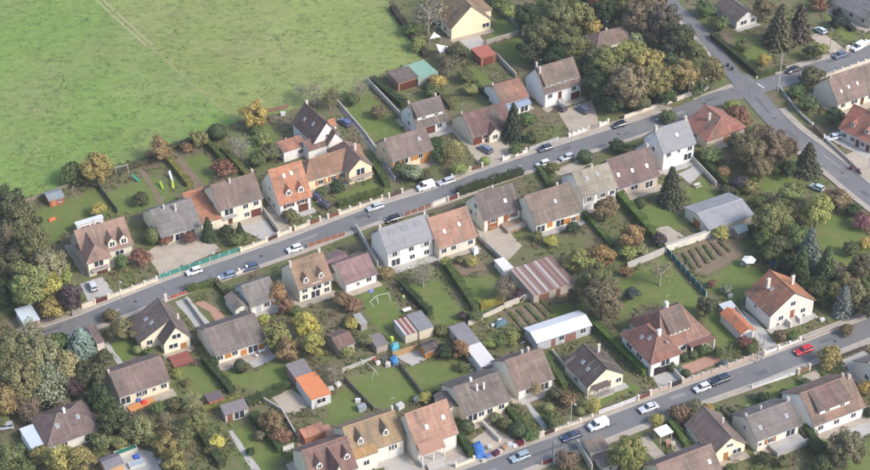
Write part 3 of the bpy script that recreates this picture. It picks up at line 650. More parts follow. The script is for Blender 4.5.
# ================================================================ the houses
# --- upper side of the main street, left to right
H=std('long mansion with pink-brown roof, two tall dormers and silver car in forecourt',(84,257),(132.5,243.5),(64,232),3.6,CREAM,PINKB,F='w43@1.4 b72@1.4',L_='w30@1.2 v60@3.2',R_='w40@1.2',chim=[(.42,.7,.9)],shut=DOORB,dr=(8,10.5))
H.dormer(H.bx,H.h,H.rise,.60,2.0,.06,1.75,1.15); H.dormer(H.bx,H.h,H.rise,.84,2.0,.06,1.75,1.15)
wl_=H.L*.42
H.block(-.2,-3.2,wl_+.2,7.2,4.6,2.6,'y',(1.4,0),.5,F='l50@2.2 g62@0 v20@.6',chim=())
H.balcony(.4,wl_-.4,-3.2,2.0,1.3)
shed('flat white veranda behind the mansion with two dormers',(77,226),(103,218),(101,216),2.7,WHITE,(.55,.57,.60),rise=.2,name='veranda',cat='veranda',door='l30@0 l70@0')
H=std('low house with grey slate-coloured roof and two chimneys beside the orange annex',(161,236),(201,224),(147,211),2.9,CREAM,(.17,.155,.15),F='b20@.9 l45@.1 b72@.9',L_='w50@1',chim=[(.32,-.4,.8),(.55,-1.6,.9)],shut=DOORB,dr=(9,12),pr=(24,36))
shed('low annex with orange tiled roof between the grey and brown roofed houses',(201.5,224.5),(222,218),(204,192.5),2.8,CREAM,(.36,.16,.09),mat='roof_tile',rise=1.6,name='annex',cat='annex',door='v45@1.2',ang=28)
H=std('tall white house with brown roof and brown garage door',(220,209),(262,197),(208,186),5.2,CREAM,(.17,.115,.10),F='l20@2.6 w60@3.2 w85@3.2 d22@0 w62@.7 g84@0',L_='w50@3.2 v30@1',chim=[(.42,-.5,.8),(.98,.6,.8)],shut=DOORB,dr=(8,10))
H.balcony(.3,H.L*.36,0,2.5,1.0,(.5,.48,.44))
H=std('white house with steep bright orange roof and two dormers',(279,203.6),(311,195),(269,169),4.2,WHITE,(.38,.165,.095),F='s30@2.4 s72@2.4 g75@0',L_='w70@1 w45@1.2 v50@5',chim=[],sky=[(.38,.72),(.62,.74)],shut=DOORB,pr=(38,50),dr=(8,11))
H.dormer(H.bx,H.h,H.rise,.36,1.6,.14,1.5,.9,wall=WHITE); H.dormer(H.bx,H.h,H.rise,.74,1.6,.14,1.5,.9,wall=WHITE)
# L-shaped house, right of it
H=std('L-shaped house with pale brown roof and timber balcony gable',(306,181),(366,162),(302,163),3.3,(.70,.60,.40),(.25,.135,.085),F='s24@.9 s45@.9 s58@.9 w72@.9',L_='w50@1',R_='w50@1',hip=(3.2,0),pr=(32,40),dr=(8,10),shut=(.42,.18,.07))
H.block(H.L-6.2,-2.6,6.4,11.5,4.0,2.9,'y',(0,2.6),.5,roof=(.20,.125,.10),F='l50@2.0 b50@.4',chim=[(.62,1.3,.9)])
H.balcony(H.L-6.1,H.L+.1,-2.6,1.9,1.2,(.42,.2,.08))
shed('low roof wing with skylight behind the L-shaped house',(309,152),(336,142),(330,137),3.0,WHITE,(.18,.105,.085),mat='roof_tile',rise=1.5,name='annex',cat='annex')
# white house behind with two gables
H=front_gable('white rear house with dark red-brown roof and twin gables',(315,143),(338.5,132.5),(317,116.5),(303,98),4.4,WHITE,(.135,.08,.07),chim=[(.95,.3,.9)],sky=[(.35,.55),(.7,.45)],L_='w30@1.4 w70@1.4',F='v50@4.6',over=.35,rise=4.6,depth=11)
H.block(3.3,-1.7,H.L-3.4,4.4,3.7,2.7,'y',(0,0),.35,sky=[(.5,.5)])
H.block(H.L-.2,4.2,1.6,2.6,4.2,1.2,'x',(0,0),.2,roof=TERRA)
shed('white flat wing with pink tiled roof beside the twin-gable house',(284,153),(307,145),(298,138),3.0,WHITE,(.33,.16,.105),mat='roof_tile',rise=.7,name='annex',cat='annex',door='w70@1.2')
# houses further along
H=std('small white house with wide dormer beside the double garage',(416.5,127),(447.5,119.5),(409,104.5),3.0,WHITE,(.135,.108,.10),F='g45@0 w75@1 w15@1',L_='v50@4 w50@1',chim=[(.03,.2,.8),(.88,.5,.8)],pr=(34,44),dr=(9,11),shut=DOORB)
H.shed_dormer(H.bx,H.h,H.rise,.08,.92,.24,1.25,2,wall=WHITE)
H=std('cream house with brown roof and orange-brown shutters beside the large lawn',(392,160),(432.4,148),(384,140),3.8,(.66,.56,.40),(.165,.12,.105),F='s12@1.8 l30@1.5 r52@1.8 s70@1.8 r90@1.8 g82@-.2',L_='v50@4',sky=[(.78,.55)],chim=[(.03,-.3,.5)],shut=(.40,.19,.06),pr=(32,42))
H=std('low house with dark red-brown roof behind the pointed fir',(473,137),(513,124),(462,115),2.8,CREAM,(.135,.075,.07),F='g12@0 d34@0 w30@1 w60@1 w85@1',L_='',sky=[],chim=[(.02,.5,.6)],shut=(.14,.04,.03),dr=(9,11.5))
H.block(4.4,-1.2,3.4,5.5,2.7,1.5,'y',(0,0),.3,F='w50@.9')
H=std('small white house with red-brown roof and glazed porch',(502.5,103.4),(528,95.7),(491.5,86.5),3.0,WHITE,(.24,.12,.085),F='w75@1',L_='',chim=[(.02,.4,.7)],dr=(8.5,11))
H.block(.8,-2.4,H.L-1.4,2.4,2.0,.7,'x',(0,0),.1,roof=(.20,.25,.33),mat='sheet_roof',F='l25@.05 l70@.05',ridge=False)
H=front_gable('cream gable house at the top edge beside the shade sails',(451,28),(491,19),(468,7),(440,-20),3.6,(.80,.69,.46),(.25,.165,.095),F='b88@1.2',L_='l25@.4 l50@.4 w75@1',depth=15,chim=[(.75,.2,.8)])
H.block(H.L-1,6,4.5,6,2.8,2.0,'x',(0,1.8),.3,roof=(.24,.15,.09))
H=std('tall white house with brown roof and wide dormer beside the wood',(545,93),(581,81.7),(537,68),4.8,WHITE,(.15,.105,.09),F='w15@2.6 d42@1.6 w80@2.8 g85@0',L_='',chim=[(.06,-1.2,.9),(.1,1.2,.9)],pr=(36,46),dr=(8,10.5),shut=DOORB)
H.shed_dormer(H.bx,H.h,H.rise,.06,.96,.16,1.0,5,wall=(.4,.36,.32),rf=(.165,.118,.098))
H.steps(H.L*.36,H.L*.5,0,7,1.6)
H=std('brown hipped roof showing between the tall trees of the wood',(597,47),(637,37),(601,36),3.0,CREAM,(.19,.13,.105),hip=(2.8,2.8),chim=[(.3,.2,.8)],F='w30@1 w70@1',dr=(7,8.5))
# --- right of the crossroads and along the side street
H=front_gable('small white house with brown roof by the narrow lane',(737,21.5),(757,15.5),(745,10),(724,-4),2.5,PALE,(.13,.092,.088),F='b35@.8 w80@.8',L_='v25@1 w60@.8',shut=DOORB,depth=10.5,rise=2.3,chim=[(.9,.3,.8)])
H=std('pale house with brown roof and three roof lights at the right edge',(838,103),(878,90),(829.5,77),3.0,(.70,.62,.50),(.185,.13,.112),F='w14@1 b42@1 d62@0 w82@1',L_='',sky=[(.16,.35),(.36,.42),(.58,.45)],chim=[(.04,-.4,.5)],shut=DOORB,pr=(36,46),dr=(8,10.5))
H=std('house with salmon-red roof and white dormers beside the silver estate car',(846,125),(868,146),(858,105),3.3,(.66,.60,.52),(.34,.13,.09),F='w15@.9 w40@.9 d55@0 w70@.9 d85@0',ang=-47,dr=(8,10),pr=(38,46),shut=DOORB,chim=[(.5,0,.8)])
H.dormer(H.bx,H.h,H.rise,.28,1.2,.2,1.2,.6,wall=WHITE); H.dormer(H.bx,H.h,H.rise,.70,1.2,.2,1.2,.6,wall=WHITE)
H=std('grey-roofed house with beige wall at the top right corner',(838,0),(866,22),(862,-10),3.0,BEIGE,(.165,.155,.155),F='w20@1 w50@1 w80@1',ang=-50,dr=(8,10))
H=front_gable('red hipped-roof house among rust-coloured trees at the crossroads',(708,141),(744,126),(723,126),(714,106),2.9,(.55,.45,.38),(.27,.115,.085),hip=(2.5,0),depth=9.5,rise=3.4,F='w70@1 d50@0',L_='w50@1',chim=[(.3,-2.2,.9)])
# --- lower side of the main street, left to right
H=front_gable('white house with brown roof and front gable above a wooden deck',(163.5,343),(190,336.5),(175,327),(158,299),3.0,(.72,.66,.50),(.135,.10,.09),F='b35@.9 r74@.2 b50@3.4',L_='w30@1 w70@1',depth=11.5,rise=3.7,chim=[(.95,1.6,.9),(.3,1.8,.6)],ang=26)
H.mono(-4.3,H.L/2-.05,3.4,H.d-.1,2.6,6.62,F='w28@1')
H=std('long bungalow with mauve-brown roof and bright terrace',(216,355),(264.5,339),(201,330),2.8,(.70,.64,.52),(.155,.122,.115),F='w8@1 r24@.9 w38@1 r56@.3 l75@.1 r92@.3',L_='',shut=(.45,.20,.06),pr=(28,36),dr=(8.5,11))
H=std('cream bungalow with plain brown roof and orange deck on the left',(120,396),(169,379),(110,373),3.0,(.72,.60,.44),(.165,.112,.10),F='l10@.2 w38@1 w48@1 v68@1.2 w88@1',chim=[(.0,.3,.7)],shut=DOORB,dr=(8,10))
a,th,L,d,rise=fit((49,446),(99,426),(36,424),3.0); H=House('house','square house with brown pyramid roof streaked pale from the chimney',a,th,PALE,(.15,.103,.095)); dd=L*.88
H.block(0,0,L,dd,3.0,2.9,'x',(dd*.42,dd*.42),.5,F='w30@1 l80@.3',R_='w50@1',chim=[(.5,-.1,1.0)],sky=[(.28,.55),(.70,.62)],chc=(.62,.60,.57))
shed('pale blue veranda roof against the pyramid-roofed house',(34,452),(49,446),(37,424),2.5,WHITE,(.50,.56,.60),rise=.3,name='veranda',cat='veranda',door='l50@.1')
H=std('low house with grey-brown roof beneath the rust tree',(250.6,306),(277,296.5),(241,286),2.8,PALE,(.16,.145,.135),F='d30@0 w60@1',L_='',dr=(6.5,8.5),shut=(.4,.42,.45))
H.block(-3.4,1.0,3.4,5.5,2.3,.7,'y',(0,0),.2,roof=(.20,.17,.15),ridge=False)
H=std('cream house with tan roof and two arched white dormers',(299,289),(331,277.5),(289,263),4.1,(.72,.66,.52),(.235,.15,.098),F='w18@2.4 l55@2.2 w85@2.4 w18@.5 l50@0 w85@.5',L_='',chim=[(.02,-.6,.9),(.9,.3,1.1)],pr=(38,46),dr=(7.5,9.5),shut=(.3,.3,.3))
H.dormer(H.bx,H.h,H.rise,.26,1.3,.1,1.5,.7,wall=(.74,.70,.6)); H.dormer(H.bx,H.h,H.rise,.72,1.3,.1,1.5,.7,wall=(.74,.70,.6))
H=std('low house with flat mauve-pink tiled roof beside the tan-roofed house',(346,284),(376,272),(338,264),2.8,WHITE,(.21,.13,.125),F='w75@1 v40@1',pr=(22,30),dr=(7,9))
H.block(-1.8,5.5,6.5,6.5,2.7,1.1,'x',(0,0),.3,roof=(.19,.125,.125),ridge=False)
H=std('tall white duplex with grey roof on the lower side of the street',(387.4,252),(433,236.5),(380,229.5),5.2,(.72,.70,.64),(.215,.215,.23),F='s16@3.1 w52@3.1 s85@3.1 l18@.3 w54@.7 w85@.7',L_='',mat='slate_roof',chim=[(.05,.3,.9),(.97,.2,.9)],sky=[],shut=(.45,.46,.47),pr=(34,44),dr=(7,9.5))
for t in (.22,.5,.78): p=link('roof_panel',MB().box(-.9,-.7,-.02,.9,.7,.06).mesh('roof_panel','slate_roof'),H.root,(t*H.L,H.d*.36,H.h+H.rise*.72+.24),0,None,(.19,.195,.215)); p.rotation_euler=(math.atan2(H.rise,H.d/2),0,0)
H=std('house with plain orange roof attached to the white duplex',(438.5,247.5),(476,235),(427,218),3.4,(.66,.60,.48),(.31,.165,.115),F='w15@1.2 w40@1.2 d60@0 w85@1.2',L_='',sky=[(.27,.42),(.68,.5)],chim=[(.03,.4,.6)],dr=(8,10.5),shut=(.6,.58,.52))
H=std('house with dark brown roof and wooden garden steps beside the sandy yard',(483.7,219),(520.5,208),(475.5,195),3.8,(.70,.66,.56),(.13,.102,.098),F='s25@1.9 d60@1 s78@1.7 g25@-.4',L_='w30@1.5 v55@2.5 w55@4.6',sky=[(.68,.42)],chim=[(.5,.6,.7)],shut=(.26,.10,.05),pr=(34,44))
H.box_part('deck',H.L*.45,-3.6,-.1,H.L*.98,-.01,.9,'wood',(.30,.22,.15)); H.balcony(H.L*.45,H.L*.98,-2.5,1.1,1.1,(.33,.25,.18))
H=std('house with plain brown roof, single roof light and orange shutters',(535.5,224),(580.5,210),(524,196.5),3.2,(.70,.66,.55),(.175,.128,.108),F='l12@.2 r32@1 l55@.2 r68@.4 s85@.4',L_='',sky=[(.56,.52)],chim=[(.72,.3,.8)],shut=(.45,.20,.05),pr=(34,42),dr=(9,11))
H=std('white terrace house with beige-grey roof and two roof lights',(582,195.7),(617,186.5),(570,173.5),4.8,(.70,.69,.66),(.245,.215,.165),F='s20@2.6 s60@2.6 w88@2.6 d50@0 l80@.2',L_='',sky=[(.3,.62),(.62,.68)],chim=[(.55,.2,.9)],shut=(.33,.30,.28),dr=(8,10))
H=std('terrace house with dark reddish roof and three roof lights',(617.2,187.8),(658.5,174),(607.5,160),3.3,(.55,.44,.36),(.155,.10,.095),F='l10@.1 b42@1 l78@.1',L_='',sky=[(.12,.38),(.45,.38),(.80,.38)],chim=[(.95,.2,.9)],shut=DOORB,pr=(36,46),dr=(8.5,10.5))
H=std('tall white house with grey roof above a pale terrace',(663.4,152.4),(694.8,142),(657.5,129.5),5.6,(.74,.73,.72),(.215,.215,.23),F='w18@3.6 v50@4.0 w85@3.5 l80@.8',L_='w50@3.6',mat='slate_roof',chim=[(.05,.1,1.1),(.93,.1,1.1)],sky=[(.55,.5)],pr=(34,46),dr=(6.5,8.5))
# warehouse
H=std('long grey-roofed warehouse with cream walls behind the rows of houses',(709,229),(752.5,214),(697,203),2.5,CREAM,(.265,.265,.28),mat='slate_roof',F='',L_='g50@0',pr=(11,15),dr=(8.5,10),name='warehouse',cat='warehouse')
# --- upper side of the lower street
H=std('house with red-brown roof, front gable and dormers at the bottom edge',(313,480),(357,467),(297,452),4.2,CREAM,(.19,.105,.09),F='w20@1 w80@1',pr=(36,44),dr=(9,11),shut=DOORB)
H.dormer(H.bx,H.h,H.rise,.22,1.4,.3,1.3,.8,wall=WHITE); H.dormer(H.bx,H.h,H.rise,.86,1.4,.3,1.3,.8,wall=WHITE); H.block(H.L*.36,-1.5,H.L*.34,5.5,4.2,3.6,'y',(0,0),.35,F='w50@4')
H=std('house with ochre roof and two white dormers at the bottom',(353,454),(404.5,438.5),(343,428),4.4,(.74,.68,.53),(.28,.19,.105),F='w25@1.6 d45@1.2 w75@2.2 g82@0 w80@2.2',L_='',pr=(34,42),dr=(8.5,10.5),shut=(.6,.58,.55),chim=[(.97,.6,.9)])
H.dormer(H.bx,H.h,H.rise,.2,1.3,.28,1.5,.9,wall=WHITE,rf=(.22,.16,.12)); H.dormer(H.bx,H.h,H.rise,.70,1.3,.28,1.5,.9,wall=WHITE,rf=(.22,.16,.12))
H.block(-.1,-1.2,H.L*.42,4.6,4.2,.9,'x',(0,0),.15,F='w50@1.6',ridge=False,roof=(.31,.19,.085))
H=std('house with plain terracotta roof and columned porch',(417,446.5),(456.6,431),(407.5,414),4.6,(.68,.63,.53),(.32,.175,.125),F='d20@1.0 w40@1.6 g84@0',L_='v50@4',sky=[(.36,.42),(.80,.52)],pr=(36,46),dr=(8.5,10.5),shut=(.6,.58,.54))
H.porch(.0,H.L*.60,0,2.2,3.6,1.3,None,3); H.box_part('terrace_base',.1,-2.2,-.1,H.L*.58,-.02,1.1,'concrete')
H.steps(H.L*.1,H.L*.5,-2.22,6,1.1)
H=std('long cream house with dark grey-brown roof and three white chimneys',(466,414),(509.5,399.5),(452,388),3.4,(.70,.64,.50),(.145,.118,.105),F='l15@.8 w55@1.4 w82@1.4 w35@1.4',L_='',chim=[(.40,.2,.9),(.42,-2.2,.7),(.56,-2.4,.7)],pr=(30,38),dr=(9,11.5),chc=(.65,.62,.58))
H.block(-3.0,3.6,3.0,5.2,3.0,.6,'y',(0,0),.15,roof=(.17,.13,.12),ridge=False)
shed('low garage with flat grey roof between the gardens',(465,347),(480,342.5),(464,323.5),2.4,BEIGE,(.21,.20,.205),mat='slate_roof',rise=.2,name='garage',cat='garage',ang=27,win='w40@.8')
shed('low annex with flat white roof and a row of small vents',(481,366.5),(496,362.5),(480,344),2.6,WHITE,(.60,.56,.54),rise=.2,name='annex',cat='annex',ang=27,door='b30@1.2 b75@1.2')
H=std('white house with weathered brown roof beside the path and yellow tree',(518,389.6),(553,377),(505,361),3.0,(.66,.64,.60),(.175,.12,.10),F='w30@1 l75@.2',L_='',chim=[(.5,.6,.8),(.68,.8,.8)],dr=(9,11),pr=(30,40))
H=front_gable('cream gable house with very dark roof and two roof lights',(588,386.5),(623,373),(606,368.5),(584,344.5),3.0,(.72,.66,.50),(.085,.062,.062),F='d25@.2 b45@.9 w88@.9 d60@.2',L_='w50@1',R_='w50@1',sky=[(.62,.5),(.36,.45)],chim=[(.72,2.4,.9)],shut=(.2,.16,.13))
H.porch(.9,H.L*.55,0,1.4,2.25,.45,(.105,.078,.075)); H.box_part('terrace_base',.6,-2.0,-.1,H.L*.62,-.02,.45,'concrete'); H.balcony(.6,H.L*.62,-.9,.6,1.1,(.12,.09,.08))
# hipped mansion
H=std('large mansion with red-brown hipped roofs, tall chimneys and flower-boxed dormer',(661,350),(707.5,333),(649,311),3.4,(.60,.50,.42),(.235,.118,.088),F='l25@.5 w48@1 d62@0 l80@.1',R_='w40@1',hip=(3.5,3.8),chim=[(.42,.8,1.3)],pr=(34,40),dr=(10,12.5),chc=(.66,.62,.58),shut=(.025,.022,.022))
H.block(-4.9,-3.4,7.6,11.5,4.4,3.3,'y',(3.6,3.6),.5,roof=(.21,.10,.078),wall=(.66,.64,.62),F='l50@2.0 g62@0 g30@0',L_='b25@2 b60@2',chim=[(.1,.6,1.2)],sky=[(.58,.45),(.42,.65),(.18,.62,1)],chc=(.66,.62,.58))
H.shed_dormer(H.bx,H.h,H.rise,.28,.68,.26,1.0,4,wall=(.72,.68,.62),rf=(.15,.105,.09))
H.box_part('porch',H.L*.52,-2.2,3.0,H.L+.6,-.05,3.16,'roof_tile',(.2,.10,.08))
for x in (H.L*.55,H.L*.78,H.L+.4): H.box_part('column',x,-2.1,0,x+.3,-1.8,3.0,'render_wall',(.66,.62,.56))
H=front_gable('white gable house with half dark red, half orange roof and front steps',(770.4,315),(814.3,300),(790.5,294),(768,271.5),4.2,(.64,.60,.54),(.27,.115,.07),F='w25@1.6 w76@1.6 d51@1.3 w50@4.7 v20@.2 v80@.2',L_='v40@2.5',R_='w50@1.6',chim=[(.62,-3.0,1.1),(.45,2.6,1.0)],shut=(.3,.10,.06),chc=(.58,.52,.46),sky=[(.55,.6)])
for o in H.root.children:                                   # the right-hand slope gets the brighter orange tile material
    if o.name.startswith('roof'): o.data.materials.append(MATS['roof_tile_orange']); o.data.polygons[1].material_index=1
for tt,w_ in ((.25,1.45),(.76,1.45),(.5,1.45)):              # pale stone surrounds of the gable windows
    zz=4.7 if tt==.5 else 1.6; x=tt*H.L
    for a_,b_ in ((-1.05,-.78),(.78,1.05)): H.box_part('surround',x+a_,-.04,zz-.15,x+b_,.01,zz+1.6,'render_wall',(.74,.72,.68))
H.steps(H.L*.42,H.L*.60,0,6,1.3); H.box_part('step_wall',H.L*.38,-1.8,-.1,H.L*.42-.01,-.01,1.6,'render_wall',(.62,.58,.52)); H.box_part('step_wall',H.L*.60+.01,-1.8,-.1,H.L*.64,-.01,1.6,'render_wall',(.62,.58,.52))
shed('small garage with bright orange gable roof and pale walls',(741,334),(754.5,329.5),(733,310),2.3,PALE,(.46,.15,.065),style='gy',mat='roof_tile',rise=1.0,name='garage',cat='garage',door='g50@0',doorc=(.2,.22,.25),ang=27)
# --- lower side of the lower street
H=std('white house with tan roof and very wide dormer near the gold bush',(814,424),(864.5,406),(800,394),3.3,(.70,.69,.68),(.225,.135,.10),F='w14@1 w46@1 w80@1',L_='',chim=[(.86,.5,.8),(.93,-.4,.8)],dr=(9,11.5),pr=(32,42))
H.shed_dormer(H.bx,H.h,H.rise,.16,.76,.2,1.3,2,wall=(.72,.70,.68),rf=(.155,.098,.09))
H=std('white house with grey-brown roof, roof light and raised terrace',(757,439),(800,424),(746.5,417),3.6,(.70,.66,.55),(.165,.142,.135),F='s32@1.3 l80@1.0 v8@1.5',L_='v50@3',sky=[(.16,.38),(.80,.45)],chim=[(.02,.2,.7),(.4,.9,.6),(.97,.2,.9)],shut=(.34,.14,.06),dr=(8,10))
H.box_part('terrace_base',H.L*.28,-3.4,-.1,H.L*1.0,-.01,1.0,'concrete'); H.balcony(H.L*.28,H.L*1.0,-2.3,1.15,1.1,(.55,.54,.52))
H=front_gable('cream gable house with brown roof and timber balcony near the street corner',(713,453),(746,444),(729,438),(704,413),2.9,(.74,.68,.48),(.185,.128,.11),F='b75@.9 v45@3.4 v55@3.4 d40@0',L_='w50@1',rise=3.2,depth=10.5,chim=[(.5,1.4,.6)])
H.balcony(H.L*.5,H.L-.1,0,.7,.9,(.3,.18,.1))
H=std('brown roof with one roof light cut by the bottom edge',(668,492),(722,472),(657,465),3.0,CREAM,(.20,.135,.115),F='w50@1',sky=[(.86,.45)],dr=(8,9.5))
H=shed('small stepped roofs of the walled garage beside the parked white van',(590.5,452),(609,447.5),(598.5,438.5),2.7,(.52,.48,.42),(.20,.155,.13),mat='roof_tile',rise=.35,name='garage',cat='garage',door='v50@1.2')
H.block(.8,-4.2,H.L-.8,4.1,1.7,.35,'x',(0,0),.1,roof=(.18,.13,.12),ridge=False,F='v50@.6')
H=std('grey-roofed house with pale gable cut by the right edge',(880,384),(918,371),(862,362),3.4,(.56,.52,.46),(.22,.18,.16),F='w50@1',L_='w50@1.4',dr=(8,9))
# --- sheds and outbuildings
shed('red tin-roofed shed with grey side wall below the cream gable house',(481,58.5),(496,54),(486,45.5),2.5,(.24,.10,.07),(.36,.12,.08),rise=.2,door='g50@0',doorc=(.17,.05,.035),ang=29)
shed('double garage with dark roof, roof light and white posts',(398.5,83.5),(418,77),(410.5,67),2.6,(.30,.17,.12),(.125,.095,.088),mat='roof_tile',rise=.5,name='garage',cat='garage',door='g30@0 g72@0',doorc=(.10,.035,.025))
shed('low shed with sea-green sheet roof beside the double garage',(419,80),(437,72),(426.5,59.5),2.3,(.35,.38,.33),(.20,.33,.25),rise=.4)
shed('red-walled playhouse with blue-grey roof in the far left garden',(49.5,201),(63.5,197),(57,189.5),1.9,(.36,.09,.05),(.20,.24,.26),style='gx',rise=.7,mat='slate_roof',name='playhouse',cat='playhouse',door='d30@0 v70@.8',doorc=(.5,.2,.12))
shed('low shed with pale blue sheet roof at the left edge',(24,324.5),(39.5,319.5),(29.5,306),2.3,(.42,.36,.30),(.50,.56,.61),rise=.25,door='d70@0')
shed('long open lean-to with striped rusty and grey roof sheets',(534,296),(574.5,281.5),(555.5,257),2.5,(.40,.34,.28),(.26,.14,.11),rise=.7,posts=False,ribs=[(.30,.24,.22),(.22,.13,.11),(.36,.32,.31),(.24,.16,.135),(.20,.12,.10),(.40,.37,.36),(.23,.145,.12),(.19,.115,.10),(.26,.19,.17),(.38,.34,.33),(.21,.125,.105),(.25,.17,.145),(.20,.12,.10),(.33,.28,.26),(.22,.14,.12),(.19,.11,.095)],door='g25@0 d60@0',doorc=(.2,.1,.07))
shed('long white barn with pale sheet roof beside the kitchen garden',(537,342.5),(591.5,326),(579,311.5),2.5,(.42,.43,.45),(.60,.61,.63),style='gx',rise=.9,name='barn',cat='barn',door='d30@0 w45@1 g62@0 w85@1',doorc=(.25,.13,.1))
shed('shed with rust-red striped roof against the grey-roofed shed',(405.5,335.5),(419,331),(408.5,317.5),2.4,(.50,.45,.36),(.24,.10,.075),rise=.25,ribs=[(.42,.43,.46),(.22,.085,.065),(.38,.30,.27),(.22,.08,.06),(.40,.33,.30),(.20,.08,.06)],ang=28)
shed('shed with plain grey roof and beige front wall between the lawns',(419,331),(433.5,327),(421.5,312),2.6,(.56,.50,.38),(.20,.20,.205),mat='slate_roof',rise=.3,ang=28)
shed('little orange log cabin with dark roof on the patio',(425.5,352.5),(439,348),(433.5,340),1.9,(.48,.22,.06),(.07,.05,.055),style='gx',rise=.7,mat='roof_tile',wallmat='wood',name='cabin',cat='cabin',door='d30@0 v70@.8',doorc=(.35,.15,.05))
shed('small hut with grey felt roof beside the wooden panel fence',(376.5,347),(388,344),(378,335),2.0,(.36,.30,.25),(.18,.16,.155),mat='slate_roof',rise=.3,ang=28)
shed('weathered hut with rusty brown roof under the bare brown tree',(339,349),(354,342.5),(343.5,328.5),2.3,(.40,.36,.30),(.15,.085,.07),style='gx',rise=1.2,mat='roof_tile',door='d50@0')
shed('narrow lean-to with grey roof beside the hut with rusty roof',(361,325),(367,323),(360,314),1.8,(.3,.28,.25),(.30,.29,.29),mat='slate_roof',rise=.2,ang=28)
shed('long garden building with bright orange flat roof and white end',(311,399.5),(331,394),(313.5,373.5),2.7,(.56,.56,.56),(.56,.20,.085),rise=.15,ang=28,door='b50@1',doorc=(.4,.45,.5))
shed('grey felt roofed shed joined to the long orange-roofed building',(294.5,377),(313,373),(300.5,362),2.6,(.33,.20,.16),(.20,.175,.175),mat='slate_roof',rise=.2,ang=28)
shed('small brown hut with red wall on the lawn behind the bungalow',(209,402),(223.5,397.5),(219,391.5),1.8,(.40,.13,.09),(.125,.095,.10),mat='slate_roof',rise=.3)
shed('open-fronted shed with mauve-grey roof in the kitchen garden',(225,415),(248.5,409),(244,401),2.0,(.42,.38,.34),(.185,.16,.165),mat='slate_roof',rise=.5,door='d20@0 l60@0')
shed('little shelter with orange tiled roof on the tiled terrace',(305,438.5),(325.5,431.5),(321,424.5),2.1,(.40,.18,.10),(.46,.19,.12),mat='roof_tile',rise=.5,name='shelter',cat='shelter',wallmat='wood')
shed('small shed with slate roof beside the covered pool at bottom left',(106.5,470),(122.5,463),(115.5,453),2.0,(.45,.28,.14),(.16,.145,.165),style='gx',rise=.7,mat='slate_roof',wallmat='wood')
shed('garden shed with pale green roof under the warehouse wall',(738.5,233.5),(747.5,230),(743,223.5),1.9,(.30,.27,.22),(.30,.36,.32),style='gx',rise=.5)
shed('tiny shed with light grey roof behind the orange-roofed garage',(724,310),(735.5,306.5),(733,301),1.7,(.35,.35,.33),(.45,.47,.50),rise=.2)
shed('white canopy roof on posts beside the bright hedge',(661,437),(672.5,432),(666,425.5),2.2,WHITE,(.72,.72,.72),rise=.2,posts=True,name='carport',cat='carport')
shed('narrow brown-roofed gate shelter beside the blue spruce',(97,344),(104,341.5),(94,324.5),2.2,(.6,.52,.44),(.19,.13,.12),mat='roof_tile',rise=.2,ang=27)
shed('white shed with flat pale roof beside the sandy yard wall',(504,271),(512.5,268),(505,257.5),2.0,(.7,.68,.64),(.62,.60,.57),rise=.15,ang=28)

# ================================================================ trees, shrubs and hedges
import numpy as np
def leaves_mesh(name, C, Nrm, size, seed, mat='leaf', asp=1.0, extra=None):
    """one small bent leaf-cluster quad per centre"""
    rg=np.random.default_rng(seed); n=len(C)
    nr=Nrm+rg.normal(0,.55,(n,3)); nr/=np.linalg.norm(nr,axis=1)[:,None]
    t=np.cross(nr,rg.normal(0,1,(n,3))); t/=np.linalg.norm(t,axis=1)[:,None]; b_=np.cross(nr,t)
    s=(size*rg.uniform(.6,1.35,n))[:,None]
    v=np.stack([C-t*s*asp,C-b_*s*.8+nr*s*.25,C+t*s*asp,C+b_*s*.8+nr*s*.25],1).reshape(-1,3)
    me=bpy.data.meshes.new(name); k=len(v)
    me.vertices.add(k); me.vertices.foreach_set('co',v.astype(np.float32).ravel())
    me.loops.add(k); me.loops.foreach_set('vertex_index',np.arange(k,dtype=np.int32))
    me.polygons.add(n); me.polygons.foreach_set('loop_start',np.arange(0,k,4,dtype=np.int32)); me.polygons.foreach_set('loop_total',np.full(n,4,np.int32))
    me.materials.append(MATS[mat]); me.update(calc_edges=True); return me
def crown_pts(seed,n,clumps,shape,spread=.34,low=-.75):
    """clumped points through the crown volume of a unit tree: centre 0, radius 1"""
    rg=np.random.default_rng(seed); cs=[]
    for k in range(clumps):
        for _ in range(60):
            d=rg.normal(0,1,3); d/=np.linalg.norm(d)
            if d[2]<low: continue
            r=rg.uniform(.55,.80); c=d*r*np.array(shape)*(1+.16*rg.normal())
            if all(np.linalg.norm(c-q)>.26 for q,_ in cs): break
        cs.append((c,rg.uniform(.7,1.25)*spread))
    P=[];Q=[]
    per=n//clumps
    for c,sp in cs:
        d=rg.normal(0,1,(per,3)); d/=np.linalg.norm(d,axis=1)[:,None]; r=sp*rg.uniform(.35,1.0,per)**.5
        p=c+d*r[:,None]*np.array([1,1,.8]); P.append(p); Q.append(d*.7+p/ (np.linalg.norm(p,axis=1)[:,None]+1e-6)*.8)
    return np.concatenate(P),np.concatenate(Q)
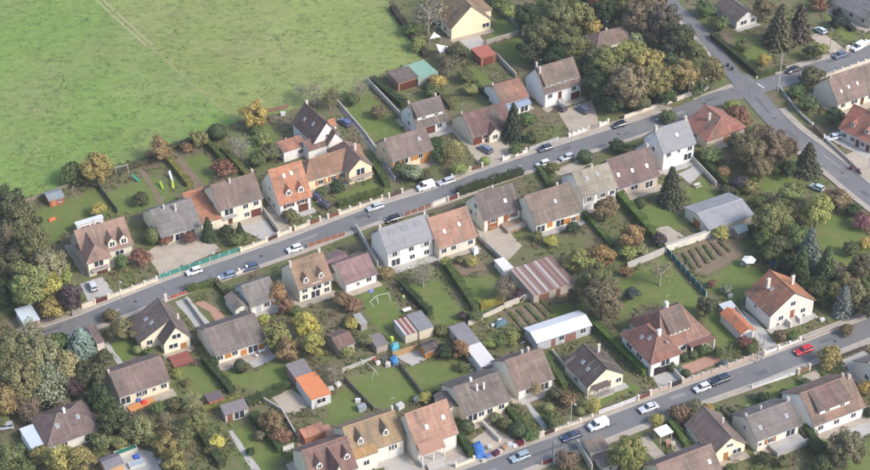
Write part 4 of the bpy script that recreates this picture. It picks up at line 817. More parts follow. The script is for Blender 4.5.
def trunk_mesh(seed,kind):
    rg=random.Random(seed); mb=MB(); base=-1.35 if kind!='shrub' else -1.0
    if kind=='shrub':
        for k in range(5): a=k*1.257; mb.tube((0,0,base-.1),(.4*math.cos(a),.4*math.sin(a),.1),.05,.02,5)
        return mb.mesh('trunk','bark')
    mb.tube((0,0,base-.08),(.03,.02,-.5),.085,.06,7); mb.tube((.03,.02,-.5),(.0,.05,.35),.06,.025,6)
    for k in range(9 if kind!='bare' else 14):
        a=rg.uniform(0,6.28); z=rg.uniform(-.65,.2); r=rg.uniform(.45,.8); e=Vector((r*math.cos(a),r*math.sin(a),z+rg.uniform(.25,.7)))
        m=Vector((0,.02,z)).lerp(e,.5)+Vector((0,0,.05)); mb.tube((0,.02,z),m,.035,.022,5); mb.tube(m,e,.022,.008,4)
        if kind=='bare':
            for q in range(5):
                s=m.lerp(e,rg.random()); f=s+Vector((rg.uniform(-.3,.3),rg.uniform(-.3,.3),rg.uniform(.05,.4))); mb.tube(s,f,.011,.004,3)
    return mb.mesh('trunk','pale_bark' if kind=='bare' else 'bark')
def conifer_mesh(seed,n,slim=1.0,droop=.5):
    """unit conifer: height 1 from the ground, radius .30 at the foot; drooping boughs in whorls"""
    rg=np.random.default_rng(seed); P=[];Q=[]
    nw=20
    for w in range(nw):
        z=.06+.93*(w/nw)**.95; R=.30*slim*(1-z)**.82+.012; nb=max(5,int(15*(1-z)+4)); per=max(3,int(n/nw/nb*(1.7*(1-z)+.35)))
        for k in range(nb):
            a=6.283*(k+rg.uniform(-.35,.35)+.5*(w%2))/nb; rr=R*rg.uniform(.78,1.12)
            t=rg.uniform(.25,1,per)**.7; zz=z-droop*rr*t**1.6*.55+rg.normal(0,.008,per); sp=.075*rr/.3+.014
            x=np.cos(a)*rr*t+rg.normal(0,sp*.6,per)*(1.2-t); y=np.sin(a)*rr*t+rg.normal(0,sp*.6,per)*(1.2-t)
            P.append(np.stack([x,y,zz],1)); Q.append(np.tile(np.array([np.cos(a)*.6,np.sin(a)*.6,.75]),(per,1)))
    return np.concatenate(P),np.concatenate(Q)
PROTO={}
def proto(kind,var):
    key=(kind,var)
    if key in PROTO: return PROTO[key]
    sd=hash((len(kind)*7+ord(kind[0]),var))%9999
    if kind=='big': P,Q=crown_pts(sd,10500,44,(1,1,.92),.28); me=leaves_mesh('crown',P,Q,.042,sd)
    elif kind=='tree': P,Q=crown_pts(sd,4800,28,(1,1,.95),.32); me=leaves_mesh('crown',P,Q,.058,sd)
    elif kind=='thin': P,Q=crown_pts(sd,2400,30,(1,1,.95),.36); me=leaves_mesh('crown',P,Q,.050,sd)
    elif kind=='bare': P,Q=crown_pts(sd,620,24,(1,1,1),.42); me=leaves_mesh('crown',P,Q,.05,sd)
    elif kind=='bush': P,Q=crown_pts(sd,2400,20,(1,1,.9),.38,-.3); me=leaves_mesh('crown',P,Q,.08,sd)
    elif kind=='ball':
        rg=np.random.default_rng(sd); d=rg.normal(0,1,(1500,3)); d/=np.linalg.norm(d,axis=1)[:,None]; P=d*rg.uniform(.88,1.0,1500)[:,None]; me=leaves_mesh('crown',P,d*1.6,.085,sd)
    elif kind=='fir': P,Q=conifer_mesh(sd,5200); me=leaves_mesh('crown',P,Q,.022,sd,asp=1.5)
    elif kind=='cedar': P,Q=conifer_mesh(sd,5200,1.55,.3); me=leaves_mesh('crown',P,Q,.027,sd,asp=1.4)
    elif kind=='column': P,Q=conifer_mesh(sd,4200,.75,.1); me=leaves_mesh('crown',P,Q,.024,sd)
    if kind in('fir','cedar','column'): tm=shared('ctrunk',lambda:MB().tube((0,0,-.02),(0,0,.9),.022,.006,7).mesh('trunk','bark'))
    else:
        tk='shrub' if kind in('bush','ball') else ('bare' if kind in('bare','thin') else 'tree'); tm=shared(('tr',tk,var),lambda:trunk_mesh(sd,tk))
    PROTO[key]=(me,tm); return PROTO[key]
NVAR={'big':4,'tree':5,'thin':3,'bare':3,'bush':4,'ball':2,'fir':2,'cedar':2,'column':1}
TC=[0]
def tree(px,py,rpx,kind,color,label,hk=1.0):
    """px,py = middle of the crown in the photograph, rpx = its half width there"""
    TC[0]+=1; con=kind in('fir','cedar','column'); var=TC[0]%NVAR[kind]; me,tm=proto(kind,var)
    zone=1.22 if (px>745 and 188<py<312) or (px<130 and py>335) else (1.15 if px<78 else (1.10 if 515<px<722 and py<112 else 1.06))
    if kind in('bush','ball'): zone=min(zone,1.1)
    r=zone*rpx*mpp((px,py)); j=rnd.uniform(.9,1.1)
    if con:
        sl={'fir':.30,'cedar':.465,'column':.225}[kind]; Ht=r/sl*hk; zc=Ht*.42; sc=(r/sl*1.0,)*2+(Ht,); z0=0
    elif kind in('bush','ball'): sc=(r,r*j,r*.85*hk); zc=r*.8*hk; z0=zc
    else: sc=(r,r*j,r*1.0*hk); zc=1.3*r*hk; z0=zc
    p=at((px,py),zc); nm='conifer' if con else ('shrub' if kind in('bush','ball') else 'tree')
    o=thing(nm,label,'tree' if nm!='shrub' else 'shrub',(p.x,p.y,0),rnd.uniform(0,6.28))
    lu=.3*color[0]+.6*color[1]+.1*color[2]; color=tuple(c*.80+lu*w_*.20 for c,w_ in zip(color,(.98,1.12,.55)))
    jc=tuple(max(.008,c*1.5*rnd.uniform(.92,1.08)) for c in color)
    link('trunk' if nm!='shrub' else 'stems',tm,o,(0,0,z0),0,sc); link('crown' if nm!='shrub' else 'foliage',me,o,(0,0,z0),0,sc,jc); return o
def hedge(label,pix,w,h,color,name='hedge',cat='hedge',group=None,seedn=[0]):
    seedn[0]+=1; rg=np.random.default_rng(seedn[0]); pts=[at(p) for p in pix]; P=[];Q=[]; core=MB(); dens=13
    c0=pts[0]
    for a,b_ in zip(pts[:-1],pts[1:]):
        d=b_-a; L=d.length; d.normalize(); n=Vector((-d.y,d.x,0)); a=a-c0
        A=np.array(a); D=np.array(d); Nn=np.array(n); up=np.array([0,0,1.])
        def put(k,fn):
            t=rg.uniform(-.2,L+.2,k); s,z,nn=fn(k); lump=1+.15*np.sin(t*1.1+seedn[0])+.10*np.sin(t*3.1+2*seedn[0])+.06*np.sin(t*6.3)
            p=A+D*t[:,None]+Nn*(s*lump+rg.normal(0,.05,k))[:,None]+up*(z*lump+rg.normal(0,.05,k))[:,None]; P.append(p); Q.append(nn*1.5)
        put(int(L*w*dens),lambda k:(rg.uniform(-w/2,w/2,k),np.full(k,h),np.tile(up,(k,1))))
        for sg in (-1,1): put(int(L*h*dens),lambda k:(np.full(k,sg*w/2),rg.uniform(.02,1,k)*h,np.tile(Nn*sg,(k,1))))
        put(int(w*h*dens*2),lambda k:(rg.uniform(-w/2,w/2,k),rg.uniform(0,1,k)*h,rg.normal(0,1,(k,3))))
        M=Matrix(((d.x,n.x,0,a.x),(d.y,n.y,0,a.y),(0,0,1,0),(0,0,0,1))); core.box(0,-w*.42,-.1,L,w*.42,h*.9,0,M)
    o=thing(name,label,cat,c0,0,group)
    link('hedge_core',core.mesh('hedge_core','leaf'),o,color=color); link('foliage',leaves_mesh('foliage',np.concatenate(P),np.concatenate(Q),.17,seedn[0]),o,color=color)
    return o
OLIVE=(.115,.115,.042); DKGREEN=(.045,.066,.026); GREEN=(.085,.115,.034); LIME=(.19,.21,.05); GOLD=(.30,.21,.045); YELLOW=(.33,.27,.045); RUST=(.23,.115,.052); BRN=(.145,.105,.065); RED=(.18,.075,.05); PLUM=(.075,.045,.062); GREYB=(.175,.165,.115); BLUE=(.12,.155,.15); TAN=(.20,.17,.09); DKOL=(.075,.078,.036)
for row in [
 # left wood above the street
 (10,204,15,'tree',DKOL,'dark olive tree at the far left below the field'),(20,226,17,'tree',OLIVE,'olive tree left of the red playhouse'),(34,246,19,'big',OLIVE,'tall olive tree left of the pink-roofed mansion'),
 (8,238,14,'tree',BRN,'brownish tree at the left edge above the pale blue shed'),(12,268,17,'big',DKOL,'dark tree at the left edge behind the yellow-green one'),(48,266,17,'big',TAN,'tan-leaved tree beside the left wall of the mansion'),
 (30,284,20,'big',(.17,.165,.048),'yellow-green tree above the pale blue shed'),(50,288,13,'tree',YELLOW,'yellow tree between the plum tree and the yellow-green tree'),(53,307,11,'tree',GOLD,'small golden tree with bare trunk at the street edge'),
 (69,297,12,'tree',PLUM,'dark plum-coloured tree beside the mansion gate',1.35),(61,276,10,'tree',LIME,'light green tree against the mansion wall'),(4,292,12,'tree',DKGREEN,'dark green tree at the left edge above the shed'),(22,250,12,'thin',GREYB,'grey thinning tree within the left wood'),
 (30,334,12,'thin',TAN,'tan thin tree between the blue spruce and the left edge'),(30,370,14,'bare',GREYB,'grey bare tree in the lower left wood'),(57,376,13,'bare',(.22,.18,.13),'pale bare tree behind the pyramid roof'),(8,374,14,'thin',(.19,.15,.08),'tan thin tree at the left edge of the lower wood'),(2,338,12,'tree',(.13,.11,.06),'brown tree at the left end of the street'),(58,404,10,'bush',BRN,'brown scrub behind the pyramid roof'),(86,402,9,'bush',DKOL,'dark scrub behind the right corner of the pyramid roof'),(0,420,9,'bush',OLIVE,'olive scrub at the left edge behind the silver car'),(70,410,7,'bush',GREYB,'grey scrub touching the pyramid roof'),(95,436,8,'bush',(.1,.11,.04),'green scrub at the right corner of the pyramid roof'),(120,442,9,'bush',(.15,.15,.055),'olive scrub behind the green pool cover'),(152,424,9,'bush',(.13,.13,.06),'grey-green scrub right of the pale olive tree'),(166,420,9,'thin',(.16,.14,.07),'thin olive tree below the plain brown bungalow'),(158,408,7,'bush',GREEN,'green bush at the right end of the orange deck'),(210,450,6,'bush',OLIVE,'olive bush below the bright yellow bush'),
 # field edge
 (96,166,15,'tree',(.25,.165,.05),'golden brown tree at the corner of the field fence'),(72,174,12,'bush',GREEN,'green scrub along the fence left of the golden brown tree'),(85,178,9,'bush',DKOL,'dark scrub under the golden brown tree'),(160,149,11,'tree',(.22,.13,.06),'rust-brown tree at the end of the yellow hedge'),
 (199,138,9,'tree',(.21,.17,.06),'pale olive tree at the head of two hedges'),(187,148,6,'bush',RUST,'small reddish bush left of the pale olive tree'),(217,132,9,'ball',DKGREEN,'large dark green clipped ball at the field edge'),(254,114,13,'tree',(.34,.25,.045),'bright gold tree at the field edge by the twin-gable house'),
 (256,130,7,'bush',GREEN,'green bush below the bright gold tree'),(262,139,8,'bush',LIME,'light green bush beside the pink-roofed wing'),(241,147,12,'bare',GREYB,'grey bare tree behind the brown-roofed house'),(270,153,10,'bush',OLIVE,'olive bush behind the steep orange roof'),(258,160,9,'bush',GREEN,'green bush behind the brown-roofed house'),
 (223,169,10,'bush',RED,'reddish brown bush between the two hedges'),(140,200,8,'bush',DKOL,'dark bush behind the grey-roofed house'),(98,210,8,'bush',(.26,.22,.04),'yellow bush behind the mansion with two dormers'),(152,236,8,'ball',GREEN,'clipped green bush at the gable of the grey-roofed house',1.3),
 (140,258,10,'bush',RED,'red bush before the mansion with two dormers'),(166,240,7,'bush',RED,'red bush before the grey-roofed house'),(189,238,7,'bush',(.16,.05,.045),'crimson bush beside the small fir'),(208,230,8,'fir',(.05,.075,.04),'small dark fir before the orange annex'),(122,262,8,'bush',GREEN,'green bush in the front garden of the mansion'),
 (226,232,7,'bush',DKGREEN,'dark bush beside the concrete drive'),(240,232,6,'fir',DKGREEN,'small fir beside the concrete drive'),(236,240,8,'bush',GREEN,'bush behind the cream street wall'),(290,216,8,'bush',OLIVE,'olive bush before the orange dormer house'),(337,187,8,'bush',DKGREEN,'dark bush before the L-shaped house'),(322,192,6,'bush',GREEN,'bush at the corner of the L-shaped house'),
 (300,90,7,'bare',GREYB,'thin bare tree behind the twin-gable house'),(314,92,12,'bare',TAN,'tan bare tree at the field edge behind the twin-gable house'),(330,98,9,'thin',OLIVE,'thin olive tree at the corner of the large lawn'),(360,88,11,'bare',GREYB,'bare tree at the upper end of the large lawn'),(378,112,8,'bush',BRN,'brown bush on the large lawn'),
 (352,100,7,'bush',GREEN,'low green bush at the head of the large lawn'),
 # behind and before the middle upper houses
 (428,16,15,'bare',GREYB,'pale bare tree left of the cream gable house'),(441,8,13,'bare',(.24,.18,.1),'bare tree against the cream gable house'),(456,53,11,'tree',DKOL,'dark olive tree below the shade sails'),(448,65,9,'thin',BRN,'brown thin tree below the dark olive one'),(437,82,9,'bush',GOLD,'gold bush beside the green sheet roof'),
 (432,92,8,'bush',GREEN,'green bush beside the white house with wide dormer'),(410,30,8,'bush',GREEN,'green scrub inside the dark field hedge'),(418,44,8,'bush',LIME,'light scrub below the dark field hedge'),(466,76,8,'bush',OLIVE,'olive bush beside the lawn of the tin shed'),(471,90,7,'bush',LIME,'light bush behind the small red-brown house'),
 (453,150,12,'thin',(.22,.16,.05),'orange-tinged tree before the small white dormer house'),(440,156,9,'bush',GREEN,'green bush right of the cream house with shutters'),(436,143,7,'bush',DKGREEN,'dark bush at the gable of the cream house with shutters'),(412,174,10,'bush',GREYB,'grey bush below the cream house with shutters'),(402,170,8,'bush',GREEN,'green shrub at the front of the cream house'),
 (424,177,7,'bush',DKOL,'dark olive shrub beside the parked white van'),(459,169,8,'bush',LIME,'clipped light green shrub at the main street'),(485,161,5,'ball',LIME,'small light green ball beside the drive'),(513,124,11,'fir',(.05,.068,.035),'tall pointed fir before the dark red-roofed house',1.1),(516,150,7,'bush',GREEN,'green bush below the pointed fir'),(527,120,9,'bush',GREEN,'green bush beside the glazed porch'),(535,136,8,'bush',OLIVE,'olive bush behind the white posts'),
 # the wood at the top
 (528,18,14,'big',DKGREEN,'dark green tree at the left end of the wood'),(543,36,18,'big',OLIVE,'broad olive tree at the left of the wood'),(532,48,13,'tree',DKOL,'dark tree above the tall white dormer house'),(560,16,15,'big',(.13,.13,.05),'olive tree at the top below the pale roof'),(570,44,18,'big',OLIVE,'olive tree right of the tall white dormer house'),(556,56,13,'tree',DKGREEN,'dark green tree behind the tall white dormer house'),
 (582,14,13,'tree',(.16,.17,.05),'light green tree in the top of the wood'),(594,2,11,'tree',RED,'reddish tree at the top edge of the wood'),(604,12,13,'big',DKGREEN,'dark tree behind the hidden brown roof'),(593,28,10,'bush',GOLD,'golden bush left of the hidden brown roof'),(622,8,14,'big',OLIVE,'olive tree behind the hidden brown roof'),(641,18,17,'big',BRN,'brown tree right of the hidden roof'),
 (662,22,17,'big',(.10,.08,.06),'dark purple-brown tree beside the lane'),(652,2,15,'tree',BRN,'brown tree at the top edge beside the lane'),(681,38,15,'big',DKOL,'dark olive tree beside the lane'),(637,38,7,'tree',(.26,.27,.13),'small pale green tree right of the hidden roof'),(669,46,11,'tree',(.05,.07,.055),'dark bluish tree in the right of the wood'),(696,52,11,'tree',OLIVE,'olive tree above the lane bend'),
 (605,63,18,'big',(.15,.145,.045),'broad olive tree in the front of the wood'),(628,57,16,'big',(.23,.195,.05),'yellow-olive tree in the middle of the wood'),(645,67,17,'big',(.25,.195,.05),'golden olive tree in the middle of the wood'),(597,84,14,'big',DKGREEN,'dark green tree beside the tall white dormer house'),(627,84,20,'big',(.19,.13,.07),'large reddish brown tree in the front of the wood'),(657,82,16,'big',(.21,.165,.055),'olive brown tree in the front of the wood'),
 (684,75,15,'big',(.22,.155,.055),'rounded golden brown tree in the right front of the wood'),(671,62,11,'tree',DKOL,'dark tree between the two golden ones'),(612,104,11,'bush',DKGREEN,'dark undergrowth above the long cream wall'),(640,104,11,'bush',OLIVE,'olive undergrowth at the foot of the reddish brown tree'),(665,96,11,'bush',DKGREEN,'dark undergrowth behind the lamp post'),(694,88,9,'bush',DKGREEN,'dark bush near the crossroads'),
 (712,70,12,'tree',(.15,.12,.05),'tall narrow tree at the corner of the lane',1.35),(588,66,11,'tree',DKGREEN,'dark ivy-green tree at the gable of the dormer house'),(510,12,8,'bush',LIME,'light bush behind the fence at the top'),(497,2,9,'bush',GREEN,'green bush behind the cream gable house'),(548,2,10,'tree',GREEN,'green tree under the pale roof at the top'),(576,0,10,'tree',OLIVE,'olive tree cut by the top edge'),(626,36,8,'bush',OLIVE,'olive bush at the end of the hidden roof'),
 # crossroads and right side
 (738,116,11,'bush',(.19,.085,.05),'rust-coloured shrub right of the red hipped roof'),(731,107,8,'bush',LIME,'light green shrub above the red hipped roof'),(748,150,17,'big',(.15,.12,.055),'olive brown tree before the red hipped roof'),(772,146,17,'big',(.16,.095,.065),'reddish brown tree at the side street'),(736,140,9,'tree',OLIVE,'olive tree against the red-roofed house'),(713,156,11,'bush',(.16,.18,.06),'pale green bush left of the olive brown tree'),
 (808,160,15,'cedar',(.085,.085,.05),'dark spreading conifer at the side street',1.05),(789,168,9,'tree',DKGREEN,'dark green tree left of the spreading conifer'),(740,184,9,'bush',PLUM,'dark plum bush at the end of the lawn with picnic table'),(724,172,7,'bush',RUST,'rust bush right of the pale terrace'),(750,188,9,'bush',(.19,.15,.05),'golden olive bush above the warehouse'),(791,194,12,'tree',(.17,.18,.055),'pale green tree above the yellow-green one'),
 (773,220,16,'big',(.165,.175,.045),'yellow-green tree right of the warehouse'),(817,211,12,'tree',(.29,.27,.05),'bright yellow tree in the right-hand garden',1.25),(837,200,12,'bush',(.15,.10,.06),'brown shrub below the side street'),(854,211,8,'bush',DKGREEN,'dark bush at the edge of the right-hand lawn'),(862,222,9,'bush',(.18,.06,.085),'purple-red shrub at the right edge'),(764,238,10,'tree',GREEN,'green tree beside the long dark hedge'),
 (781,246,11,'tree',OLIVE,'olive tree beside the blue-grey conifer'),(797,240,12,'tree',(.10,.13,.04),'green tree behind the blue-grey conifer'),(809,252,13,'fir',(.13,.155,.14),'tall blue-grey conifer in the right-hand garden',1.0),(826,268,12,'fir',(.07,.10,.035),'green conifer right of the blue-grey one',.95),(846,282,10,'tree',(.16,.125,.06),'brown tree behind the small blue conifer'),(862,268,13,'big',(.11,.09,.05),'dark brown tree at the right edge'),
 (844,302,10,'fir',(.14,.17,.16),'small blue conifer above the lower street',.9),(857,296,11,'tree',(.17,.14,.06),'olive brown tree right of the small blue conifer'),(870,306,10,'tree',DKOL,'dark tree at the right edge above the lower street'),(806,284,9,'tree',DKGREEN,'dark green tree right of the half orange roof'),(822,300,8,'bush',DKGREEN,'dark bush beside the earth strip'),(720,234,8,'bush',(.27,.24,.05),'yellow-green bush below the warehouse wall'),
 (785,228,8,'bush',DKGREEN,'dark shrub between the yellow-green and bright yellow trees'),(802,228,8,'bush',GREEN,'green shrub under the bright yellow tree'),(866,244,7,'bush',GOLD,'gold shrub at the edge of the right-hand lawn'),
 (770,252,9,'tree',GREEN,'green tree left of the blue-grey conifer behind the long hedge'),(787,264,10,'tree',DKGREEN,'dark green tree below the blue-grey conifer'),(801,270,9,'column',(.06,.085,.03),'narrow dark conifer between the blue-grey and green conifers'),(816,288,10,'tree',(.055,.075,.03),'dark tree between the half orange roof and the small blue conifer'),(833,291,9,'tree',OLIVE,'olive tree left of the small blue conifer'),(778,204,9,'tree',(.13,.14,.05),'light olive tree above the yellow-green tree'),(802,208,9,'thin',(.17,.16,.07),'thin pale tree left of the bright yellow tree'),(760,168,12,'big',(.15,.115,.06),'brown tree between the olive brown and reddish trees'),(757,134,11,'tree',(.17,.10,.06),'rust tree above the olive brown tree at the crossroads garden'),(790,146,9,'tree',(.14,.09,.06),'reddish tree nearest the descending street'),(726,190,7,'bush',DKOL,'dark bush at the end of the warehouse hedge'),(760,203,8,'bush',OLIVE,'olive bush behind the right end of the warehouse'),(852,250,8,'bush',(.10,.11,.04),'green bush on the right-hand lawn edge'),(870,280,9,'tree',OLIVE,'olive tree cut by the right edge'),
 # gardens in the middle
 (671,188,13,'fir',(.06,.07,.042),'large dark fir before the dark reddish terrace house',.98),(585,157,8,'ball',(.06,.09,.03),'clipped dark green block at the main street'),(618,147,8,'bush',DKGREEN,'dark bush at the main street before the reddish terrace'),(628,152,8,'bush',(.06,.08,.035),'dark green shrub beside the pale forecourt'),(552,168,7,'bush',OLIVE,'olive shrub beside the parked white car'),(668,117,8,'bush',GREEN,'green bush at the kerb above the tall white grey-roofed house'),
 (605,208,12,'tree',(.19,.135,.06),'brown-leaved tree below the beige-roofed terrace'),(630,236,13,'tree',(.24,.135,.05),'rust-gold tree beside the big bright hedge'),(627,252,9,'bush',LIME,'pale green bush under the rust-gold tree'),(640,250,7,'bush',(.2,.19,.07),'pale bush at the end of the big bright hedge'),(580,260,13,'tree',(.22,.20,.05),'yellow-green tree right of the striped lean-to'),(602,255,13,'tree',(.24,.115,.045),'rusty orange tree behind the striped lean-to'),
 (597,276,14,'big',(.12,.13,.045),'green tree below the rusty orange one'),(626,272,6,'bush',RUST,'small rust bush beside the grey garden wall'),(603,298,20,'big',(.13,.11,.06),'big olive brown tree behind the white barn'),(576,296,10,'tree',DKOL,'dark tree at the end of the striped lean-to'),(661,270,14,'bare',(.18,.13,.08),'bare brown tree on the big lawn behind the mansion'),(632,294,8,'bush',(.05,.065,.06),'dark bluish bush on the big lawn'),
 (660,240,7,'bush',PLUM,'plum-coloured bush beside the cream garden wall'),(551,241,7,'bush',(.28,.27,.04),'yellow-lime bush before the house with single roof light'),(537,236,6,'bush',OLIVE,'olive bush at the gable of the house with single roof light'),(573,228,7,'bush',DKGREEN,'dark bush in the bed below orange shutters'),(640,203,6,'ball',DKGREEN,'clipped dark shrub below the reddish terrace house'),(712,284,5,'bush',RED,'red bush at the end of the teal fence'),
 (706,306,10,'tree',(.07,.085,.05),'dark green tree behind the right wing of the hipped mansion'),(684,357,5,'ball',DKGREEN,'left one of two dark balls before the hipped mansion'),(693,354,5,'ball',(.06,.08,.03),'right one of two dark balls before the hipped mansion'),(671,367,5,'ball',DKGREEN,'dark ball beside the garage drive of the mansion'),(679,370,4.5,'bush',BLUE,'blue-grey shrub at the mansion street wall'),(686,373,4.5,'ball',DKGREEN,'dark clipped shrub at the mansion street wall'),
 (703,349,7,'bush',GREEN,'green shrub at the right end of the mansion terrace'),(718,353,6,'bush',(.07,.09,.03),'dark green shrub beside the brick-paved walk'),(744,342,7,'bush',(.15,.05,.05),'burgundy bush beside the orange-roofed garage'),(752,350,6,'bush',GREEN,'green bush below the burgundy one'),(724,364,4.5,'bush',BLUE,'small blue-green shrub at the street wall'),(780,336,7,'bush',(.16,.10,.06),'brown shrub before the white gable house with steps'),
 (793,336,6,'bush',GREEN,'green shrub beside the front steps'),(830,357,11,'bush',(.25,.19,.05),'big gold bush at the edge of the lower street',1.15),(846,330,7,'bush',(.15,.10,.05),'low brown shrub in the earth strip'),(727,290,6,'bush',GREYB,'grey bush at the end of the bright lawn'),
 (386,273,8,'bush',(.22,.14,.06),'autumn bush at the corner of the white duplex'),(423,272,13,'bare',GREYB,'grey bare tree below the white duplex'),(446,262,6,'bush',LIME,'lime bush beside the hedge of the orange-roofed house'),(472,262,6,'bush',(.26,.22,.05),'yellow bush in the beds below the orange roof'),(460,260,5,'bush',OLIVE,'small olive bush in the beds below the orange roof'),(504,288,11,'thin',(.17,.12,.08),'brown thin tree beside the yellow hedge'),
 (518,296,6,'bush',PLUM,'plum shrub at the end of the striped lean-to'),(489,344,7,'bush',LIME,'lime shrub beside the flat white annex'),(500,341,8,'bush',GREEN,'green shrub between two lime ones'),(512,337,8,'bush',(.17,.19,.05),'lime shrub nearest the white barn'),(476,316,7,'bush',GREEN,'green bush at the end of the yellow hedge'),(462,316,5,'bush',PLUM,'plum bush at the foot of the lawn'),(441,331,7,'bush',OLIVE,'olive bush right of the grey-roofed shed'),
 (462,349,9,'tree',(.25,.12,.045),'small rust-orange tree beside the flat garage'),(446,352,9,'bush',DKGREEN,'dark green shrub right of the log cabin'),(463,367,6,'bush',OLIVE,'olive shrub below the rust-orange tree'),(277,293,10,'tree',(.26,.14,.05),'rust tree right of the low grey-brown house'),(285,305,8,'tree',(.20,.10,.065),'reddish tree below the tan-roofed house'),(263,319,6,'bush',(.28,.27,.045),'yellow-green bush behind the long bungalow'),(296,311,6,'bush',GREEN,'green shrub below the cream house with arched dormers'),
 (306,324,13,'tree',(.36,.26,.03),'bright golden tree below the cream house with arched dormers'),(278,336,13,'tree',(.20,.165,.05),'olive gold tree right of the long bungalow'),(288,350,11,'tree',(.22,.13,.055),'rust tree above the long orange shed'),(313,343,12,'tree',(.24,.22,.04),'yellow-green tree below the bright golden tree'),(334,372,11,'bare',(.18,.12,.09),'bare reddish tree beside the wide lawn'),(341,298,8,'tree',(.20,.11,.06),'rust-brown tree beside the white wall of the mauve-roofed house'),
 (354,306,8,'bush',(.19,.11,.06),'rust-brown bush left of the lawn with washing lines'),(366,341,8,'bush',(.15,.14,.05),'olive bush beside the felt-roofed hut'),(352,324,7,'bush',GOLD,'gold bush between the two huts'),(322,372,8,'thin',BRN,'brown thin tree right of the orange-roofed shed'),(346,352,7,'bush',(.2,.2,.06),'pale green bush in front of the rusty hut'),
 # left and bottom gardens
 (80,341,15,'cedar',(.17,.21,.20),'pale blue spruce at the lower side of the street',.75),(58,341,10,'bush',GREEN,'green bush left of the blue spruce'),(121,328,12,'tree',(.14,.115,.06),'olive brown tree left of the white gable house'),(137,350,5,'ball',(.16,.17,.06),'pale clipped ball on the lawn left of the gable house'),(104,358,8,'bush',DKOL,'dark shrub behind the plain brown bungalow'),(150,352,6,'bush',GREEN,'green shrub at the corner of the gable house'),(110,316,8,'bush',(.13,.1,.05),'brown shrub at the lower kerb behind the gable house'),
 (12,352,18,'big',(.15,.135,.06),'olive tree in the lower left wood'),(38,356,18,'big',(.18,.15,.08),'tan tree in the lower left wood'),(20,382,19,'big',(.16,.125,.06),'brown tree in the lower left wood'),(6,400,15,'big',(.23,.15,.05),'orange-brown tree at the left edge'),(46,386,17,'thin',GREYB,'grey thin tree above the pyramid roof'),(65,366,14,'tree',(.21,.19,.08),'pale tan tree below the blue spruce'),(92,374,13,'tree',DKOL,'dark olive tree left of the plain brown bungalow'),
 (74,386,9,'tree',PLUM,'plum tree behind the pyramid roof'),(28,408,12,'thin',BRN,'brown thin tree left of the pyramid roof'),(103,398,12,'tree',DKGREEN,'dark green tree beside the orange deck'),(112,420,13,'tree',(.06,.08,.03),'dark tree right of the pyramid roof'),(126,420,9,'bush',(.12,.075,.065),'purplish shrub below the orange deck'),(139,428,14,'tree',(.17,.17,.065),'pale olive tree below the orange deck'),(40,456,11,'bush',(.2,.15,.05),'gold-brown shrub before the blue veranda'),
 (60,457,14,'tree',(.24,.18,.045),'golden tree before the pyramid-roofed house'),(82,458,12,'tree',(.20,.16,.05),'olive gold tree right of the golden one'),(101,442,10,'bush',(.13,.14,.045),'green shrub right of the pyramid-roofed house'),(8,456,13,'tree',OLIVE,'olive tree in the bottom left corner'),(24,470,11,'bush',GREEN,'green shrub at the bottom edge on the left'),(166,446,12,'tree',(.23,.155,.05),'orange-olive tree right of the covered pool'),(150,440,8,'bush',GREEN,'green shrub behind the covered pool'),
 (194,402,10,'thin',(.2,.19,.08),'pale thin tree left of the small brown hut'),(196,420,11,'tree',(.15,.155,.05),'light olive tree in the kitchen garden'),(181,440,12,'tree',(.12,.13,.045),'green tree below the light olive one'),(176,460,12,'tree',(.21,.16,.05),'gold-olive tree at the bottom edge'),(217,442,8,'bush',(.38,.31,.035),'bright yellow bush in the kitchen garden'),(250,452,5,'bush',DKGREEN,'small dark bush beside the straight path'),(272,420,11,'tree',(.20,.11,.06),'rust-brown tree beside the gravel yard'),
 (280,437,10,'bush',(.19,.10,.06),'rust-brown bush left of the tiled terrace'),(260,436,6,'bush',BRN,'brown bush beside the straight hedge'),(187,383,5,'bush',(.16,.11,.05),'brown bush on the lawn below the wooden deck'),(177,373,6,'bush',LIME,'lime bush at the corner of the wooden deck'),(240,366,6,'ball',(.05,.065,.03),'clipped dark block on the lawn below the bright terrace',1.5),(214,362,6,'bush',DKGREEN,'dark bush left of the bright terrace'),(176,404,8,'bush',OLIVE,'olive bush beside the pale thin tree'),
 (467,427,8,'ball',(.05,.075,.025),'large dark green ball before the long cream house'),(424,398,7,'bush',(.30,.24,.05),'yellow-gold bush behind the terracotta roof'),(436,395,5,'bush',DKGREEN,'small black-green bush behind the terracotta roof'),(495,418,6,'bush',(.12,.14,.06),'grey-green bush before the long cream house'),(518,430,9,'ball',DKGREEN,'dark clipped bush at the end of the stony yard'),(506,424,7,'bush',OLIVE,'olive bush in the stony yard'),(548,408,6,'ball',(.16,.17,.05),'olive clipped ball in the front garden'),
 (568,400,8,'bush',(.2,.10,.06),'rust bush left of the dark-roofed gable house'),(553,420,9,'bush',GREEN,'green bush at the front wall below the clipped ball'),(580,411,5,'ball',(.15,.15,.05),'small olive ball beside the lamp post'),(593,404,8,'thin',(.32,.27,.045),'small yellow tree beside the white rail fence'),(535,388,7,'thin',(.27,.18,.07),'small golden tree before the weathered brown roof'),(554,394,8,'bush',DKOL,'dark bush right of the small golden tree'),(531,436,8,'bush',GREEN,'green bush behind the cream street wall at the bottom'),
 (567,460,11,'bush',(.16,.095,.065),'brown bush at the corner of the lower street'),(628,454,17,'big',(.19,.165,.045),'large yellow-olive tree at the bottom beside the walled garage'),(680,414,11,'bush',(.18,.095,.06),'red-brown bush at the lower kerb'),(656,420,7,'bush',GOLD,'gold bush beside the white canopy'),(694,406,8,'bush',(.13,.13,.07),'grey-green bush at the lower kerb'),(708,408,6,'bush',GOLD,'gold bush at the end of the brown gable roof'),
